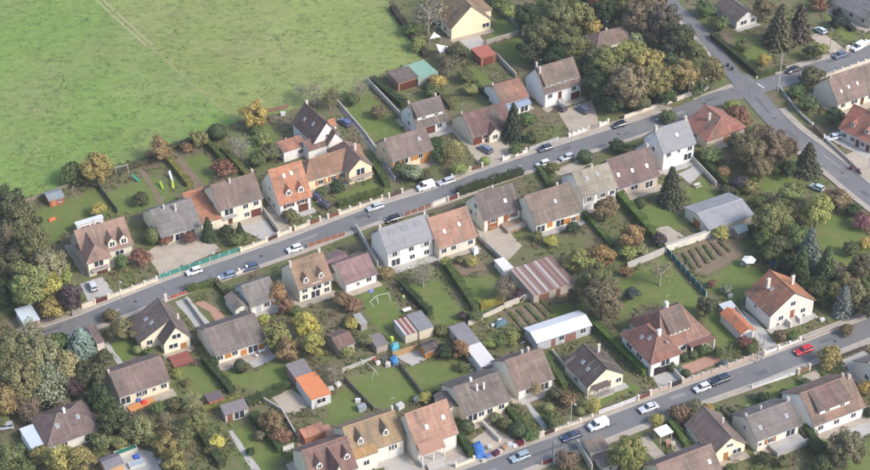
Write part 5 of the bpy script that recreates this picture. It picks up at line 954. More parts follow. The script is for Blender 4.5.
 (765,399,8,'bush',DKGREEN,'dark bush on the front lawn beside the railing'),(784,393,5,'ball',(.05,.06,.03),'small dark ball on the front lawn beside the railing'),(757,396,5,'bush',(.2,.2,.12),'pale bush at the end of the front lawn'),(847,448,17,'big',(.145,.125,.065),'large olive brown tree before the wide dormer house'),(816,446,9,'bush',DKGREEN,'dark bush beside the wide dormer house'),(824,464,11,'bush',(.07,.085,.035),'dark shrub at the bottom right edge'),(867,388,8,'tree',(.3,.19,.04),'orange-gold tree at the right edge'),
 (869,412,6,'bush',DKGREEN,'dark bush at the right edge'),(763,458,7,'bush',DKGREEN,'dark shrub below the raised terrace'),(732,468,6,'bush',GREEN,'shrub before the timber balcony'),(784,462,7,'bush',OLIVE,'olive shrub below the raised terrace'),(806,382,5,'bush',GREEN,'small green bush beside the gravel path'),
 # top right
 (780,28,17,'cedar',(.095,.09,.05),'broad dark conifer beside the small white house',1.2),(800,24,14,'cedar',(.115,.09,.06),'brownish conifer left of the parked pale car',1.25),(764,60,7,'bush',(.3,.2,.04),'orange-gold bush behind the corner hedge'),(720,24,9,'bush',GREEN,'green bush left of the small white house'),(811,54,8,'bush',DKGREEN,'dark bush beside the drive at the top right'),(823,49,6,'bush',LIME,'light green bush at the top right gate'),
 (812,77,12,'bush',(.10,.085,.05),'big dark brown shrub at the lower kerb right of the crossroads'),(834,117,10,'bush',(.045,.075,.03),'dark green shrub beside the salmon-red roof'),(808,104,10,'bush',(.085,.10,.045),'green shrub at the corner garden'),(796,92,8,'bush',GREEN,'low green shrub at the crossroads corner'),(764,8,11,'tree',BRN,'brown tree behind the small white house'),(706,10,9,'bush',GREEN,'green scrub beside the lane at the top'),(818,4,9,'bush',RED,'reddish shrub at the top edge'),(838,22,8,'bush',(.03,.04,.035),'very dark shrub before the top right house'),(846,9,6,'bush',(.25,.24,.05),'yellow-green shrub before the top right house'),(744,46,8,'bush',OLIVE,'olive shrub in the garden of the small white house')]: tree(*row)
for row in [
 ('yellow clipped hedge beside the brown dug strip',[(168,160),(190,187)],1.6,1.5,(.20,.19,.04)),('green hedge left of the pair above the brown-roofed house',[(205,142),(224,163)],1.4,1.7,(.10,.13,.03)),('long green hedge right of the pair above the brown-roofed house',[(222,151),(247,177)],1.5,1.7,(.13,.145,.035)),
 ('dark thick hedge along the wall of the large lawn',[(372,82),(404,108)],2.2,2.0,DKGREEN),('dark reddish hedge between the field and the cream gable house',[(392,9),(426,58)],1.8,1.5,(.075,.06,.045)),('green hedge beside the timber balcony gable',[(374,166),(387,188)],1.6,1.6,(.08,.11,.03)),
 ('green hedge above the pillared street wall',[(338,207),(382,193)],1.4,1.6,(.08,.105,.03)),('dark clipped hedge along the street before the dark brown roof',[(458,195),(522,174)],2.0,1.9,(.05,.065,.028)),('bright green hedge beside the drive at the main street',[(539,170),(550,189)],1.5,1.5,(.09,.13,.035)),
 ('green hedge between the brown tree and the orange-shuttered house',[(584,215),(612,248)],1.3,1.4,(.11,.16,.04)),('big bright green hedge running down from the terraces',[(615,194),(661,247)],1.9,2.3,(.10,.15,.03)),('green hedge below the orange-roofed house',[(446,266),(476,312)],1.8,1.9,(.085,.115,.03)),
 ('dark hedge between the lawn with washing lines and its neighbour',[(401,286),(430,316)],1.5,1.8,DKGREEN),('bright yellow hedge at the foot of the bright lawn',[(480,308),(503,301)],1.4,1.4,(.30,.25,.035)),('long bright hedge beside the dark-roofed gable house',[(591,324),(645,376)],1.8,1.9,(.095,.15,.03)),
 ('long dark hedge between the parasol lawn and the tall trees',[(750,230),(796,278)],1.8,1.8,(.045,.07,.022)),('dark hedge along the narrow lane',[(712,38),(757,76)],1.8,1.8,(.055,.07,.03)),('low hedge at the crossroads corner',[(758,77.5),(784,69)],1.5,1.2,(.08,.10,.035)),
 ('green hedge below the pale terrace',[(696,156),(738,197)],1.6,1.7,(.085,.115,.03)),('green hedge along the lower kerb before the twin-track drive',[(187,292),(216,284)],1.6,1.4,(.09,.12,.035)),('olive hedge beside the low grey-brown house',[(217,285),(245,317)],1.4,1.4,(.10,.105,.04)),
 ('dark hedge left of the lawn below the bright terrace',[(205,362),(232,394)],1.7,1.8,(.055,.075,.028)),('yellow-green hedge behind the open-fronted shed',[(203,411),(242,399)],1.2,1.2,(.20,.20,.045)),('dark hedge along the foot of the bungalow lawn',[(247,406),(289,387)],1.6,1.7,(.06,.085,.03)),
 ('dark hedge beside the rust-brown tree',[(253,418),(281,452)],1.8,2.0,(.065,.10,.028)),('dark hedge left of the bright yellow bush',[(202,438),(222,468)],1.7,1.9,(.06,.08,.03)),('dark hedge right of the terracotta house',[(459,437),(471,457)],1.6,1.9,(.055,.085,.025)),
 ('green hedge right of the long cream house',[(507,410),(523,432)],1.6,1.8,(.07,.10,.03)),('bright green hedge beside the white canopy',[(670,424),(687,449)],1.5,1.6,(.10,.15,.035)),('green hedge right of the raised terrace',[(805,429),(825,458)],1.6,1.8,(.085,.12,.035)),
 ('green hedge right of the weathered brown roof',[(545,359),(565,389)],1.5,1.6,(.09,.125,.035)),('dark hedge beside the top right drive',[(835,14),(853,32)],1.6,1.3,(.035,.045,.04)),('green hedge between the glazed porch house and its neighbour',[(474,84),(490,100)],1.4,1.4,(.08,.105,.035)),
 ('olive hedge left of the small white dormer house',[(430,84),(452,110)],1.4,1.5,(.11,.11,.045)),('low scrub hedge between pasture and lawn with slides',[(102,180),(158,158)],1.4,.9,(.10,.09,.045)),('low scrub hedge along the pasture behind the slides',[(164,152),(214,134)],1.6,1.1,(.085,.09,.04))]: hedge(*row)

def rows(fmt,pixs,w,h,cols,group):
    o_=('leftmost','second','third','fourth','fifth','rightmost')
    for k,pix in enumerate(pixs): hedge(fmt%('rightmost' if k==len(pixs)-1 else o_[k]),pix,w,h,cols[k%len(cols)],'vegetable_row','vegetable row',group)
rows('%s leafy row in the kitchen garden left of the white parasol',([(683,254),(694,270)],[(690,251),(701,268)],[(697,248),(708,264)],[(704,246),(714,260)],[(711,243),(722,256)],[(719,242),(730,252)]),.7,.4,[(.10,.13,.045),(.17,.13,.07),(.14,.15,.06)],'vegetable rows left of the parasol')
rows('%s leafy row in the plot between barn and striped lean-to',([(510,313),(524,330)],[(518,310),(532,326)],[(526,306),(540,321)],[(534,303),(548,317)],[(541,301),(553,313)]),.8,.4,[(.12,.15,.05),(.16,.15,.07)],'vegetable rows beside the barn')
rows('%s planted row in the front plot left of the grey-brown roof',([(716,412),(732,428)],[(722,410),(738,424)],[(728,408),(744,421)]),.7,.5,[(.10,.13,.045),(.15,.12,.07)],'planted rows beside the lower street')

# ================================================================ walls, fences, gates
def along(pix):
    pts=[at(p) for p in pix]; return pts
def wall(label,pix,h=1.2,col=(.58,.51,.40),pier=0,cope=True,th=.22,name='garden_wall',pierh=.35,step=3.2,z=0.0):
    """masonry wall: panels between piers, a coping on each panel"""
    pts=along(pix); o=thing(name,label,'wall',pts[0])
    for a,b_ in zip(pts[:-1],pts[1:]):
        d=b_-a; L=d.length; an=math.atan2(d.y,d.x); n=max(1,round(L/step)); s=L/n
        for k in range(n):
            p=a+d*(k/n)-pts[0]
            w=link('panel',MB().box(0,-th/2,-.2,s-.02,th/2,h).mesh('panel','render_wall'),o,p,an,None,col)
            if cope: link('coping',MB().box(0,-th/2-.05,h,s-.02,th/2+.05,h+.07).mesh('coping','kerb'),w)
        if pier:
            for k in range(n+1): link('pier',shared(('pier',h,pierh),lambda:MB().box(-.2,-.2,-.2,.2,.2,h+pierh).box(-.26,-.26,h+pierh,.26,.26,h+pierh+.1).mesh('pier','render_wall')),o,a+d*(k/n)-pts[0],an,None,tuple(min(.8,c*1.12) for c in col))
    return o
def fence(label,pix,h=1.3,col=(.3,.2,.12),kind='board',post=(.4,.38,.35),step=2.0,name='fence',cat='fence'):
    pts=along(pix); o=thing(name,label,cat,pts[0])
    for a,b_ in zip(pts[:-1],pts[1:]):
        d=b_-a; L=d.length; an=math.atan2(d.y,d.x); n=max(1,round(L/step)); s=L/n
        for k in range(n+1): link('post',shared(('post',h),lambda:MB().box(-.06,-.06,-.2,.06,.06,h+.12).mesh('post','metal_pole')),o,a+d*(k/n)-pts[0],an,None,post)
        for k in range(n):
            p=a+d*(k/n)-pts[0]
            if kind=='board':                                  # boards one above the other
                for q in range(4): link('board',MB().box(.07,-.03,.04+q*h/4,s-.07,.03,(q+1)*h/4-.02).mesh('board','wood'),o,p,an,None,col)
            elif kind=='sheet': link('sheet',MB().box(.07,-.025,.02,s-.07,.025,h).mesh('sheet','fabric'),o,p,an,None,col)
            elif kind=='rail':
                for z in (.28,.6,.92): link('rail',MB().box(0,-.05,z*h,s,.05,z*h+.14).mesh('rail','trim'),o,p,an,None,col)
            elif kind=='picket':
                mb=MB(); 
                for q in range(max(3,int(s/.3))): x=.1+q*.3; mb.box(x,-.02,.35,x+.12,.02,h)
                link('pickets',mb.mesh('pickets','trim'),o,p,an,None,col); link('base_wall',MB().box(0,-.1,-.2,s,.1,.4).mesh('base_wall','render_wall'),o,p,an,None,col)
                for z in (.5,.92): link('rail',MB().box(0,.02,z*h,s,.05,z*h+.08).mesh('rail','trim'),o,p,an,None,col)
    return o
def gate(label,a,b_,h=1.35,col=(.14,.045,.03),pier=(.58,.52,.42)):
    A,B=at(a),at(b_); d=B-A; L=d.length; an=math.atan2(d.y,d.x); o=thing('gate',label,'gate',A,an)
    for x in (0,L): link('pier',shared(('gpier',round(h,2)),lambda:MB().box(-.22,-.22,-.2,.22,.22,h+.35).box(-.28,-.28,h+.35,.28,.28,h+.45).mesh('pier','render_wall')),o,(x,0,0),0,None,pier)
    for k in range(2):
        x0=.24+k*(L/2-.22); x1=L/2-.02+k*(L/2-.22); mb=MB().box(x0,-.04,.1,x1,.04,.22).box(x0,-.04,h-.14,x1,.04,h)
        n=max(3,int((x1-x0)/.16))
        for q in range(n): x=x0+q*(x1-x0)/n; mb.box(x+.01,-.025,.22,x+(x1-x0)/n-.02,.025,h-.14)
        link('leaf',mb.mesh('leaf','wood'),o,(0,0,0),0,None,col)
    return o
CW=(.60,.53,.42); WW=(.66,.63,.58); GW=(.40,.37,.33); SW=(.38,.33,.28)
for row in [
 ('cream gate-side wall block before the plum tree',[(82,309.5),(94,305.5)],1.5,CW),('long cream street wall before the mansion with two dormers',[(109,299.5),(133,291),(157,282)],1.2,CW,1),('cream street wall right of the green screen',[(241,252.5),(266,243)],1.1,(.62,.55,.40),1),
 ('cream wall beside the drive of the orange dormer house',[(262.5,211),(279,234)],1.5,CW),('short cream street wall between two gates',[(279.5,237),(290,233)],1.2,CW,1),('cream street wall below the orange dormer house',[(295,231.5),(308,226.5)],1.2,CW,1),('pillared cream street wall below the L-shaped house',[(340,215.5),(360,208.5),(382,201)],1.0,CW,1,True,.22,'garden_wall',.7,2.6),
 ('low pale street wall before the shrubs and white van',[(452,178),(468,172.5)],.8,WW,1),('white street wall at the foot of the pointed fir',[(503,161.5),(526,153.5)],1.3,WW,1),('white balustrade before the forecourt with the blue car',[(569,138),(587,131.5)],1.2,WW,1,True,.2,'garden_wall',.2,1.6),('short white wall beside the dark parked car',[(600,127.5),(608,124.5)],1.3,WW,1),
 ('long cream wall along the foot of the wood',[(624,119.5),(660,107),(692,95.5)],1.3,(.62,.56,.47)),('cream wall end near the crossroads',[(694,95),(711,88)],1.0,(.62,.56,.47)),
 ('cream wall stepping along the left of the large lawn',[(333,98),(366,136),(395,181)],1.0,(.46,.41,.34)),('pale concrete panel wall along the right of the large lawn',[(367,82),(402,119)],1.5,(.47,.44,.39)),('rough grey stone wall across the top gardens',[(486,45),(518,35)],1.4,SW),('grey panel wall right of the red tin shed',[(497,58),(516,78)],1.4,GW),('pale panel wall behind the tall white dormer house',[(522,35),(551,63)],1.7,(.50,.49,.46)),
 ('thick cream wall running down from the warehouse',[(665,251.5),(709,237)],2.0,(.66,.62,.54),0,True,.7),('grey garden wall behind the rust-gold tree',[(627,269),(664,253.5)],1.7,(.42,.39,.36),0,True,.4),('beige boundary wall below the striped lean-to',[(504,309),(538,295),(576,280)],1.6,(.50,.45,.37),0,True,.3),('beige boundary wall above the blue play tunnel',[(468,326),(504,309)],1.2,(.50,.45,.37)),
 ('grey wall between the orange roof and the sandy yard',[(478,239),(517,276)],1.5,(.42,.38,.34)),('pale wall left of the white duplex',[(356,229),(378,267)],1.6,(.50,.47,.43)),('grey garden path wall above the wide lawn',[(342,372),(375,359.5)],.9,GW),
 ('brick and white street wall before the hipped mansion',[(683,384),(712,374),(752,359)],1.1,(.44,.34,.28),1,True,.22,'garden_wall',.25,2.2),('brick and white street wall left of the mansion gate',[(651,394.5),(669,388.5)],1.1,(.44,.34,.28),1,True,.22,'garden_wall',.25,2.2),('low pale wall before the white gable house with steps',[(779,350),(800,341.5)],.8,WW,1),('low dark wall along the earth strip above the lower street',[(804,341),(838,328),(872,315.5)],.7,(.30,.24,.20)),
 ('cream street wall beside the lamp post',[(556,431.5),(592,419)],.9,CW,1),('cream street wall beside the stony yard',[(524,444),(541,437.5)],1.1,CW,1),('cream street wall before the terracotta house',[(456,468),(474,461.5)],1.1,CW,1),('pale retaining wall beside the mansion garage',[(668,366),(684,384)],1.2,WW),('tall beige wall of the bottom garage yard',[(577,446),(592,472)],2.0,(.48,.44,.37)),
 ('pale kerb wall before the corner garden at the crossroads',[(779,88),(790,103),(802,117),(812,126)],.8,(.46,.41,.35)),('pale street wall along the side street garden',[(826,142),(846,160),(862,176)],1.0,(.48,.43,.36)),('low pale wall of the pale brown-roofed house at the right street',[(826,77.5),(850,69),(872,61)],1.0,(.56,.50,.42),1),('white street wall right of the top right gate',[(848,50.5),(874,42)],1.2,WW,1),('low cream wall along the crossroads hedge',[(756,78.5),(786,68.5)],.6,CW),
 ('pale wall between the pale terrace and the lawn with picnic table',[(692,160),(716,186)],1.3,(.52,.48,.42)),('white pillared wall at the lower kerb before the low grey-brown house',[(219,282),(232,277),(247,271)],.9,WW,1,True,.22,'garden_wall',.6,2.4),('white block wall before the white duplex',[(432,207.5),(446,202)],1.5,WW),('narrow wall between brown bungalow garden and drive',[(186,300),(212,336)],1.0,(.44,.40,.36)),('pale wall of the gravel yard below the hedge',[(262,400),(282,412),(296,436)],1.0,(.5,.45,.40)),
 ('white retaining wall of the stony salvage yard',[(482,424),(500,442)],1.0,(.62,.58,.52),0,True,.5),('long grey wall between the barn path and the gable house garden',[(552,352),(566,370)],.9,GW),('cream wall end left of the tiled terrace',[(283,452),(294,448)],1.4,WW)]: wall(*row)
for row in [
 ('teal green screen fence along the main street',[(160,279.5),(200,265.5),(239,252)],1.5,(.05,.20,.165),'sheet',(.5,.5,.5),2.6),('orange-red fence along the lower kerb',[(308,248),(345,236)],1.3,(.26,.12,.075),'board'),('red-brown fence before the white duplex',[(404,217),(431,208)],1.4,(.22,.11,.085),'board',(.6,.57,.52)),
 ('dark boundary fence between mansion and slide garden',[(97,186),(118,214)],1.5,(.10,.10,.09),'board',(.2,.2,.18)),('teal-blue fence with white posts beside the kitchen garden',[(666.5,252.5),(706,297)],1.5,(.03,.15,.19),'sheet',(.7,.7,.68),2.4),('white three-rail fence before the dark-roofed gable house',[(599,415),(637,401)],1.3,(.72,.71,.70),'rail',(.72,.71,.70)),
 ('white picket railing along the front lawn by the lower street',[(752,389),(797,373.5)],1.3,(.72,.71,.70),'picket',(.72,.71,.70)),('dark railing beside the big gold bush',[(843,358),(866,349)],1.2,(.06,.045,.05),'rail',(.10,.07,.07)),('wooden panel fence behind the patio',[(393,357.5),(418,350)],1.7,(.40,.26,.12),'board',(.35,.25,.15)),('dark fence between the two wide lawns',[(399,366),(421,395)],1.3,(.13,.115,.10),'board',(.25,.23,.2)),
 ('dark fence left of the wide lawn',[(344,380),(374,411)],1.2,(.14,.12,.11),'board',(.25,.23,.2)),('blue-grey fence behind the cream gable house',[(478,-4),(504,16),(521,31)],1.4,(.14,.18,.22),'board',(.3,.3,.3)),('dark wire fence beside the dark-roofed gable house',[(588,329),(630,372)],1.5,(.03,.045,.035),'rail',(.05,.06,.05)),('brown picket fence between field and far left garden',[(26,203),(45,196),(72,186)],1.1,(.27,.22,.17),'board',(.3,.25,.2)),
 ('white posts fence before the pale dormer house drive',[(530,150.5),(558,140.5)],1.1,(.5,.5,.48),'rail',(.7,.68,.64)),('brown fence beside the twin-gable house at the field',[(266,113),(288,108)],1.2,(.22,.13,.09),'board',(.3,.2,.15)),('dark fence along the orange shed',[(296,384),(316,408)],1.3,(.10,.08,.07),'board',(.2,.18,.15)),('dark red fence at the bottom kerb',[(542,466),(553,462)],1.3,(.15,.03,.03),'board',(.55,.5,.45)),
 ('white metal fence beside the concrete drive of the gable house',[(736,310),(752,330)],.9,(.65,.65,.64),'rail',(.7,.7,.7)),('red low fence at the head of the twin-track drive',[(170,300),(186,294)],1.0,(.35,.08,.05),'board'),('dark fence along the top right lane garden',[(700,2),(712,14)],1.2,(.12,.09,.08),'board')]: fence(*row)
for row in [('dark red gate of the mansion forecourt',(95,305),(108,300),1.3,(.13,.03,.03)),('dark gate of the concrete drive',(267,242.5),(278,238),1.2,(.10,.05,.04)),('narrow brown gate below the orange dormer house',(291,232.5),(295,231),1.2,(.22,.09,.06)),('brown double gate of the orange dormer house',(309,226),(320,222),1.3,(.19,.07,.045)),('reddish wooden gate left of the pillared wall',(328,219.5),(339,215.5),1.3,(.20,.08,.06)),
 ('dark gate right of the pillared wall',(389,198.5),(402,194),1.2,(.10,.06,.06)),('red gate of the orange-roofed house',(448,202),(458,198.5),1.2,(.2,.05,.045)),('grey gate of the white dormer house drive',(588,131.5),(599,127.5),1.2,(.3,.27,.24)),('black gate of the hipped mansion',(670,388.5),(682,384),1.5,(.04,.035,.035)),('white gate of the drive beside the orange garage',(764,356),(778,350.5),1.2,(.66,.65,.62)),
 ('dark gate of the weathered brown-roofed house',(543,437),(555,432),1.2,(.06,.03,.03)),('brown gate right of the white picket railing',(798,374.5),(809,370),1.3,(.25,.16,.11)),('low brown gate of the wide dormer house',(638,401),(650,396),1.2,(.17,.06,.04)),('dark wooden gate of the pointed fir house',(470,172),(482,168),1.2,(.15,.08,.06)),('brown gate of the salmon-red house drive',(812,128),(824,140),1.2,(.2,.12,.09)),('white gate posts at the top right drive',(834,56),(846,51.5),1.2,(.3,.25,.2))]: gate(*row)

# ================================================================ vehicles
def car_parts(kind):
    """(side profile of the lower body, glasshouse, length, width)"""
    L,Wd,hood,belt,top,g0,g1,t0,t1={'hatch':(3.9,1.68,.84,.95,1.47,-1.0,1.84,-.35,1.6),'estate':(4.4,1.74,.84,.95,1.47,-1.05,2.08,-.35,1.88),'sedan':(4.5,1.76,.84,.95,1.43,-1.0,1.65,-.3,1.05),'suv':(4.5,1.85,.98,1.1,1.72,-1.05,2.12,-.4,1.98),'van':(4.7,1.84,1.08,1.15,2.02,-1.5,2.24,-.85,2.2)}[kind]
    h=L/2; b=MB(); w=Wd/2
    prof=[(-h,.32),(-h+.04,.62),(-h+.18,hood-.12),(-h+.45,hood-.03),(g0-.02,belt),(min(g1+.05,h-.1),belt),(h-.06,belt-.12),(h,.6),(h-.03,.32)]
    def sec(s,inset):
        return [(x,s*(w-inset*(1 if z>.7 else .3)),z) for x,z in prof]
    rings=[sec(-1,.10),sec(-1,0),sec(1,0),sec(1,.10)]
    rings=[[(x,-w+.10 if k==0 else (w-.10 if k==3 else y),z+(.03 if k in(0,3) and z>.8 else 0)) for x,y,z in r] for k,r in enumerate([sec(-1,0),sec(-1,0),sec(1,0),sec(1,0)])]
    # body: extruded profile with rounded shoulders
    A=[(x,-w,z if z<.75 else z-.10) for x,z in prof]; Bq=[(x,-w+.09,z) for x,z in prof]; Cq=[(x,w-.09,z) for x,z in prof]; Dq=[(x,w,z if z<.75 else z-.10) for x,z in prof]
    n=len(prof)
    for r0,r1 in ((A,Bq),(Bq,Cq),(Cq,Dq)):
        for k in range(n): b.quad([r0[k],r0[(k+1)%n],r1[(k+1)%n],r1[k]])
    b.quad(A[::-1]); b.quad(Dq)
    # roof and pillars
    rf=MB(); tw=w-(.12 if kind=='van' else .19)
    rf.prism([(t0,-tw,top-.05),(t1,-tw,top-.05),(t1,tw,top-.05),(t0,tw,top-.05)],[(t0+.08,-tw+.08,top),(t1-.06,-tw+.08,top),(t1-.06,tw-.08,top),(t0+.08,tw-.08,top)])
    bw=w-.09
    for sy in (-1,1):
        for (xb,xt) in ((g0,t0),(g1,t1),((g0+g1)/2+.1,(t0+t1)/2+.05)): rf.tube((xb,sy*bw,belt-.03),(xt,sy*tw,top-.03),.045,.04,5)
    gl=MB(); i=.02
    if kind=='van': # panel van: glass only in the cab
        gx=-.1; m=(gx-g0)/(g1-g0)
        gl.prism([(g0,-bw+i,belt-.02),(gx,-bw+i,belt-.02),(gx,bw-i,belt-.02),(g0,bw-i,belt-.02)],[(t0,-tw+i,top-.045),(gx,-tw+i,top-.045),(gx,tw-i,top-.045),(t0,tw-i,top-.045)])
        rf.prism([(gx,-bw,belt-.04),(g1,-bw,belt-.04),(g1,bw,belt-.04),(gx,bw,belt-.04)],[(gx,-tw,top-.04),(t1,-tw,top-.04),(t1,tw,top-.04),(gx,tw,top-.04)])
    else: gl.prism([(g0,-bw+i,belt-.02),(g1,-bw+i,belt-.02),(g1,bw-i,belt-.02),(g0,bw-i,belt-.02)],[(t0,-tw+i,top-.045),(t1,-tw+i,top-.045),(t1,tw-i,top-.045),(t0,tw-i,top-.045)])
    return dict(body=b.mesh('body','car_paint'),roof=rf.mesh('roof','car_paint'),windows=gl.mesh('windows','glass'),
        bumper=MB().box(-h-.05,-w+.06,.3,-h+.08,w-.06,.5).mesh('bumper','metal_dark'),L=L,W=Wd,hood=hood)
def wheel_mesh(): return MB().tube((0,-.10,0),(0,.10,0),.31,.31,14).mesh('tyre','tyre')
def rim_mesh(): return MB().tube((0,-.115,0),(0,.115,0),.19,.19,10).mesh('rim','zinc')
def car(px,py,ang,kind,color,label,group=None,z=RZ+.03,flip=False):
    P=shared(('car',kind),lambda:car_parts(kind)); p=at((px,py),.5)
    o=thing('van' if kind=='van' else 'car',label,'van' if kind=='van' else 'car',(p.x,p.y,z),math.radians(ang+(180 if flip else 0)),group)
    link('body',P['body'],o,color=color); link('roof',P['roof'],o,color=color); link('windows',P['windows'],o)
    h=P['L']/2; w=P['W']/2; link('bumper',P['bumper'],o); link('bumper',P['bumper'],o,(0,0,0),math.pi)
    for x in (-h+.78,h-.80):
        for y in (-w+.09,w-.09):
            t=link('wheel',unit('wheel',wheel_mesh),o,(x,y,.31)); link('rim',unit('rim',rim_mesh),t)
    hl=unit('headl',lambda:MB().box(-.06,-.17,-.07,.06,.17,.07).mesh('headlight','lamp_glass')); tl=unit('taill',lambda:MB().box(-.05,-.13,-.14,.05,.13,.14).mesh('tail_light','tail_glass'))
    for y in (-w+.28,w-.28): link('headlight',hl,o,(-h+.06,y,.66)); link('tail_light',tl,o,(h-.03,y,.70))
    for y in (-w-.06,w+.06): link('mirror',unit('mirror',lambda:MB().box(-.06,-.09,-.05,.06,.09,.06).mesh('mirror','car_paint')),o,(-.62,y,.98),0,None,color)
    return o
SIL=(.46,.47,.49); WHT=(.72,.72,.72); NAVY=(.035,.045,.085); DK=(.025,.027,.033); LBL=(.36,.43,.52); G0=.13
for row in [
 (194,272,28,'hatch',WHT,'white hatchback beside the teal green screen fence'),(294.5,249.5,28,'hatch',WHT,'white hatchback parked at the lower kerb behind the tan roof'),(375,208,28,'estate',SIL,'silver estate car before the pillared street wall'),(425.5,187.5,28,'van',WHT,'white van parked behind a silver car on the main street'),(446,182.5,28,'estate',(.42,.44,.48),'silver car just right of the parked white van'),
 (545,149,28,'hatch',NAVY,'dark blue car at the upper kerb by the white posts'),(619,125.5,28,'hatch',DK,'black hatchback at the end of the long cream wall'),(793,70.5,30,'sedan',(.03,.022,.035),'very dark saloon right of the crossroads pole'),(839.5,56,30,'hatch',(.10,.13,.22),'blue hatchback at the top right gate'),
 (803.5,351,28,'estate',(.50,.02,.03),'bright red car driving on the lower street'),(720,381,28,'suv',(.03,.04,.07),'dark navy off-roader at the upper kerb of the lower street'),(702,388.5,28,'hatch',(.60,.60,.61),'pale silver hatchback just left of the navy off-roader'),(648.5,408.5,28,'sedan',(.55,.57,.62),'silver saloon on the lower street near the rail fence'),(598,426,28,'van',WHT,'small white van on the lower street beside the lamp post'),
 (571.5,437,28,'sedan',(.035,.05,.11),'navy saloon left of the small white van'),(520,457.5,28,'estate',(.30,.37,.42),'blue-grey estate car beside the stony salvage yard')]: car(*row)
for row in [
 (858,48,40,'van',WHT,'white van nosing out at the top right corner'),(567,158,30,'hatch',(.48,.49,.50),'silver car parked before the clipped dark green block'),(543,164.5,30,'hatch',(.62,.62,.62),'white car half hidden behind the olive shrub'),(582.5,110,-50,'estate',(.10,.13,.19),'blue-grey car in the forecourt of the tall white dormer house'),(560.5,108,-50,'hatch',(.12,.12,.13),'dark car beside the steps of the tall white dormer house'),
 (485.5,149.5,-48,'estate',(.16,.19,.25),'blue-grey car in the drive below the dark red roof'),(324,205,-46,'hatch',(.05,.055,.08),'dark car behind the reddish wooden gate'),(316,197,-46,'hatch',(.06,.065,.12),'dark blue car nearest the steep orange roof'),(345,123,-52,'estate',(.09,.12,.24),'blue car in the lane behind the L-shaped house'),
 (92.5,286.5,-65,'hatch',(.55,.57,.60),'silver car in the forecourt of the mansion with two dormers'),(4,427,10,'estate',(.42,.44,.48),'silver car at the left edge beside the pyramid-roofed house'),(820.5,31,-55,'hatch',(.52,.60,.70),'pale blue car in the top right drive'),(833,138,25,'estate',(.50,.52,.57),'silver estate car parked before the salmon-red roof'),
 (393,219.5,28,'hatch',(.02,.02,.024),'black car behind the street wall of the white duplex'),(228,276,26,'hatch',(.18,.24,.33),'blue-grey car behind the white pillared wall'),(250.5,268,26,'hatch',(.06,.09,.16),'dark blue car right of the white pillared wall'),(817,188,-40,'hatch',(.45,.52,.52),'pale car on the side street below the spreading conifer')]: car(*row,z=G0)

# ================================================================ poles and lamps
def pole(px,py,h,col,label,lamp=True,r=.09,ang=-60,name='street_lamp'):
    p=at((px,py)); o=thing(name,label,'street lamp' if lamp else 'pole',(p.x,p.y,0),math.radians(ang))
    link('pole',MB().tube((0,0,-.3),(0,0,h),r,r*.65,8).mesh('pole','metal_pole'),o,color=col)
    if lamp:
        a=link('arm',MB().tube((0,0,h-.25),(.5,0,h+.1),.05,.045,6).tube((.5,0,h+.1),(1.2,0,h+.15),.045,.04,6).mesh('arm','metal_pole'),o,color=col)
        link('lamp_head',MB().prism([(1.05,-.14,h+.08),(1.75,-.10,h+.1),(1.75,.10,h+.1),(1.05,.14,h+.08)],[(1.05,-.1,h+.26),(1.7,-.06,h+.22),(1.7,.06,h+.22),(1.05,.1,h+.26)]).mesh('lamp_head','plastic'),o,color=(.62,.62,.60))
    else:
        for z in (h-.35,h-.8): link('crossarm',MB().box(-.75,-.05,z,.75,.05,z+.1).tube((-.6,0,z+.1),(-.6,0,z+.3),.05,.04,6).tube((.6,0,z+.1),(.6,0,z+.3),.05,.04,6).mesh('crossarm','metal_pole'),o,color=(.35,.33,.3))
CP=(.50,.48,.44); GP=(.30,.31,.32)
for row in [(213,276,7.5,GP,'slim grey street lamp beside the teal green screen'),(121.5,305,7.5,GP,'slim street lamp before the mansion with two dormers'),(489,180,8,GP,'slim street lamp at the drive of the pointed fir house'),(570,431.5,8.5,CP,'pale concrete lamp post behind the navy saloon'),(688,102,6.5,GP,'street lamp at the end of the long cream wall'),(701,97.5,6.5,GP,'street lamp nearest the crossroads below the wood'),(166,290,6,GP,'slim lamp at the lower kerb near the white gable house'),(309,234,6,GP,'slim street lamp at the brown double gate'),(868,170,6,GP,'street lamp before the salmon-red house')]: pole(*row)
for row in [(778,91,12,CP,'tall pale concrete pole at the crossroads',False,.15),(757,363,8.5,(.40,.37,.33),'left one of two poles beside the white gate',False,.15),(761.5,360,7.5,(.34,.31,.28),'right one of two poles beside the white gate',False,.12),(552,467,8,(.07,.07,.07),'thin dark pole at the bottom kerb',False,.09),(829.5,50,7,(.36,.27,.2),'brown wooden pole in the top right drive',False,.11),(749,95,4.5,(.2,.2,.2),'short dark pole at the crossroads corner',False,.07),(571,148,6,(.3,.28,.26),'slim pole beside the white balustrade',False,.08)]: pole(*row,-60,'utility_pole')

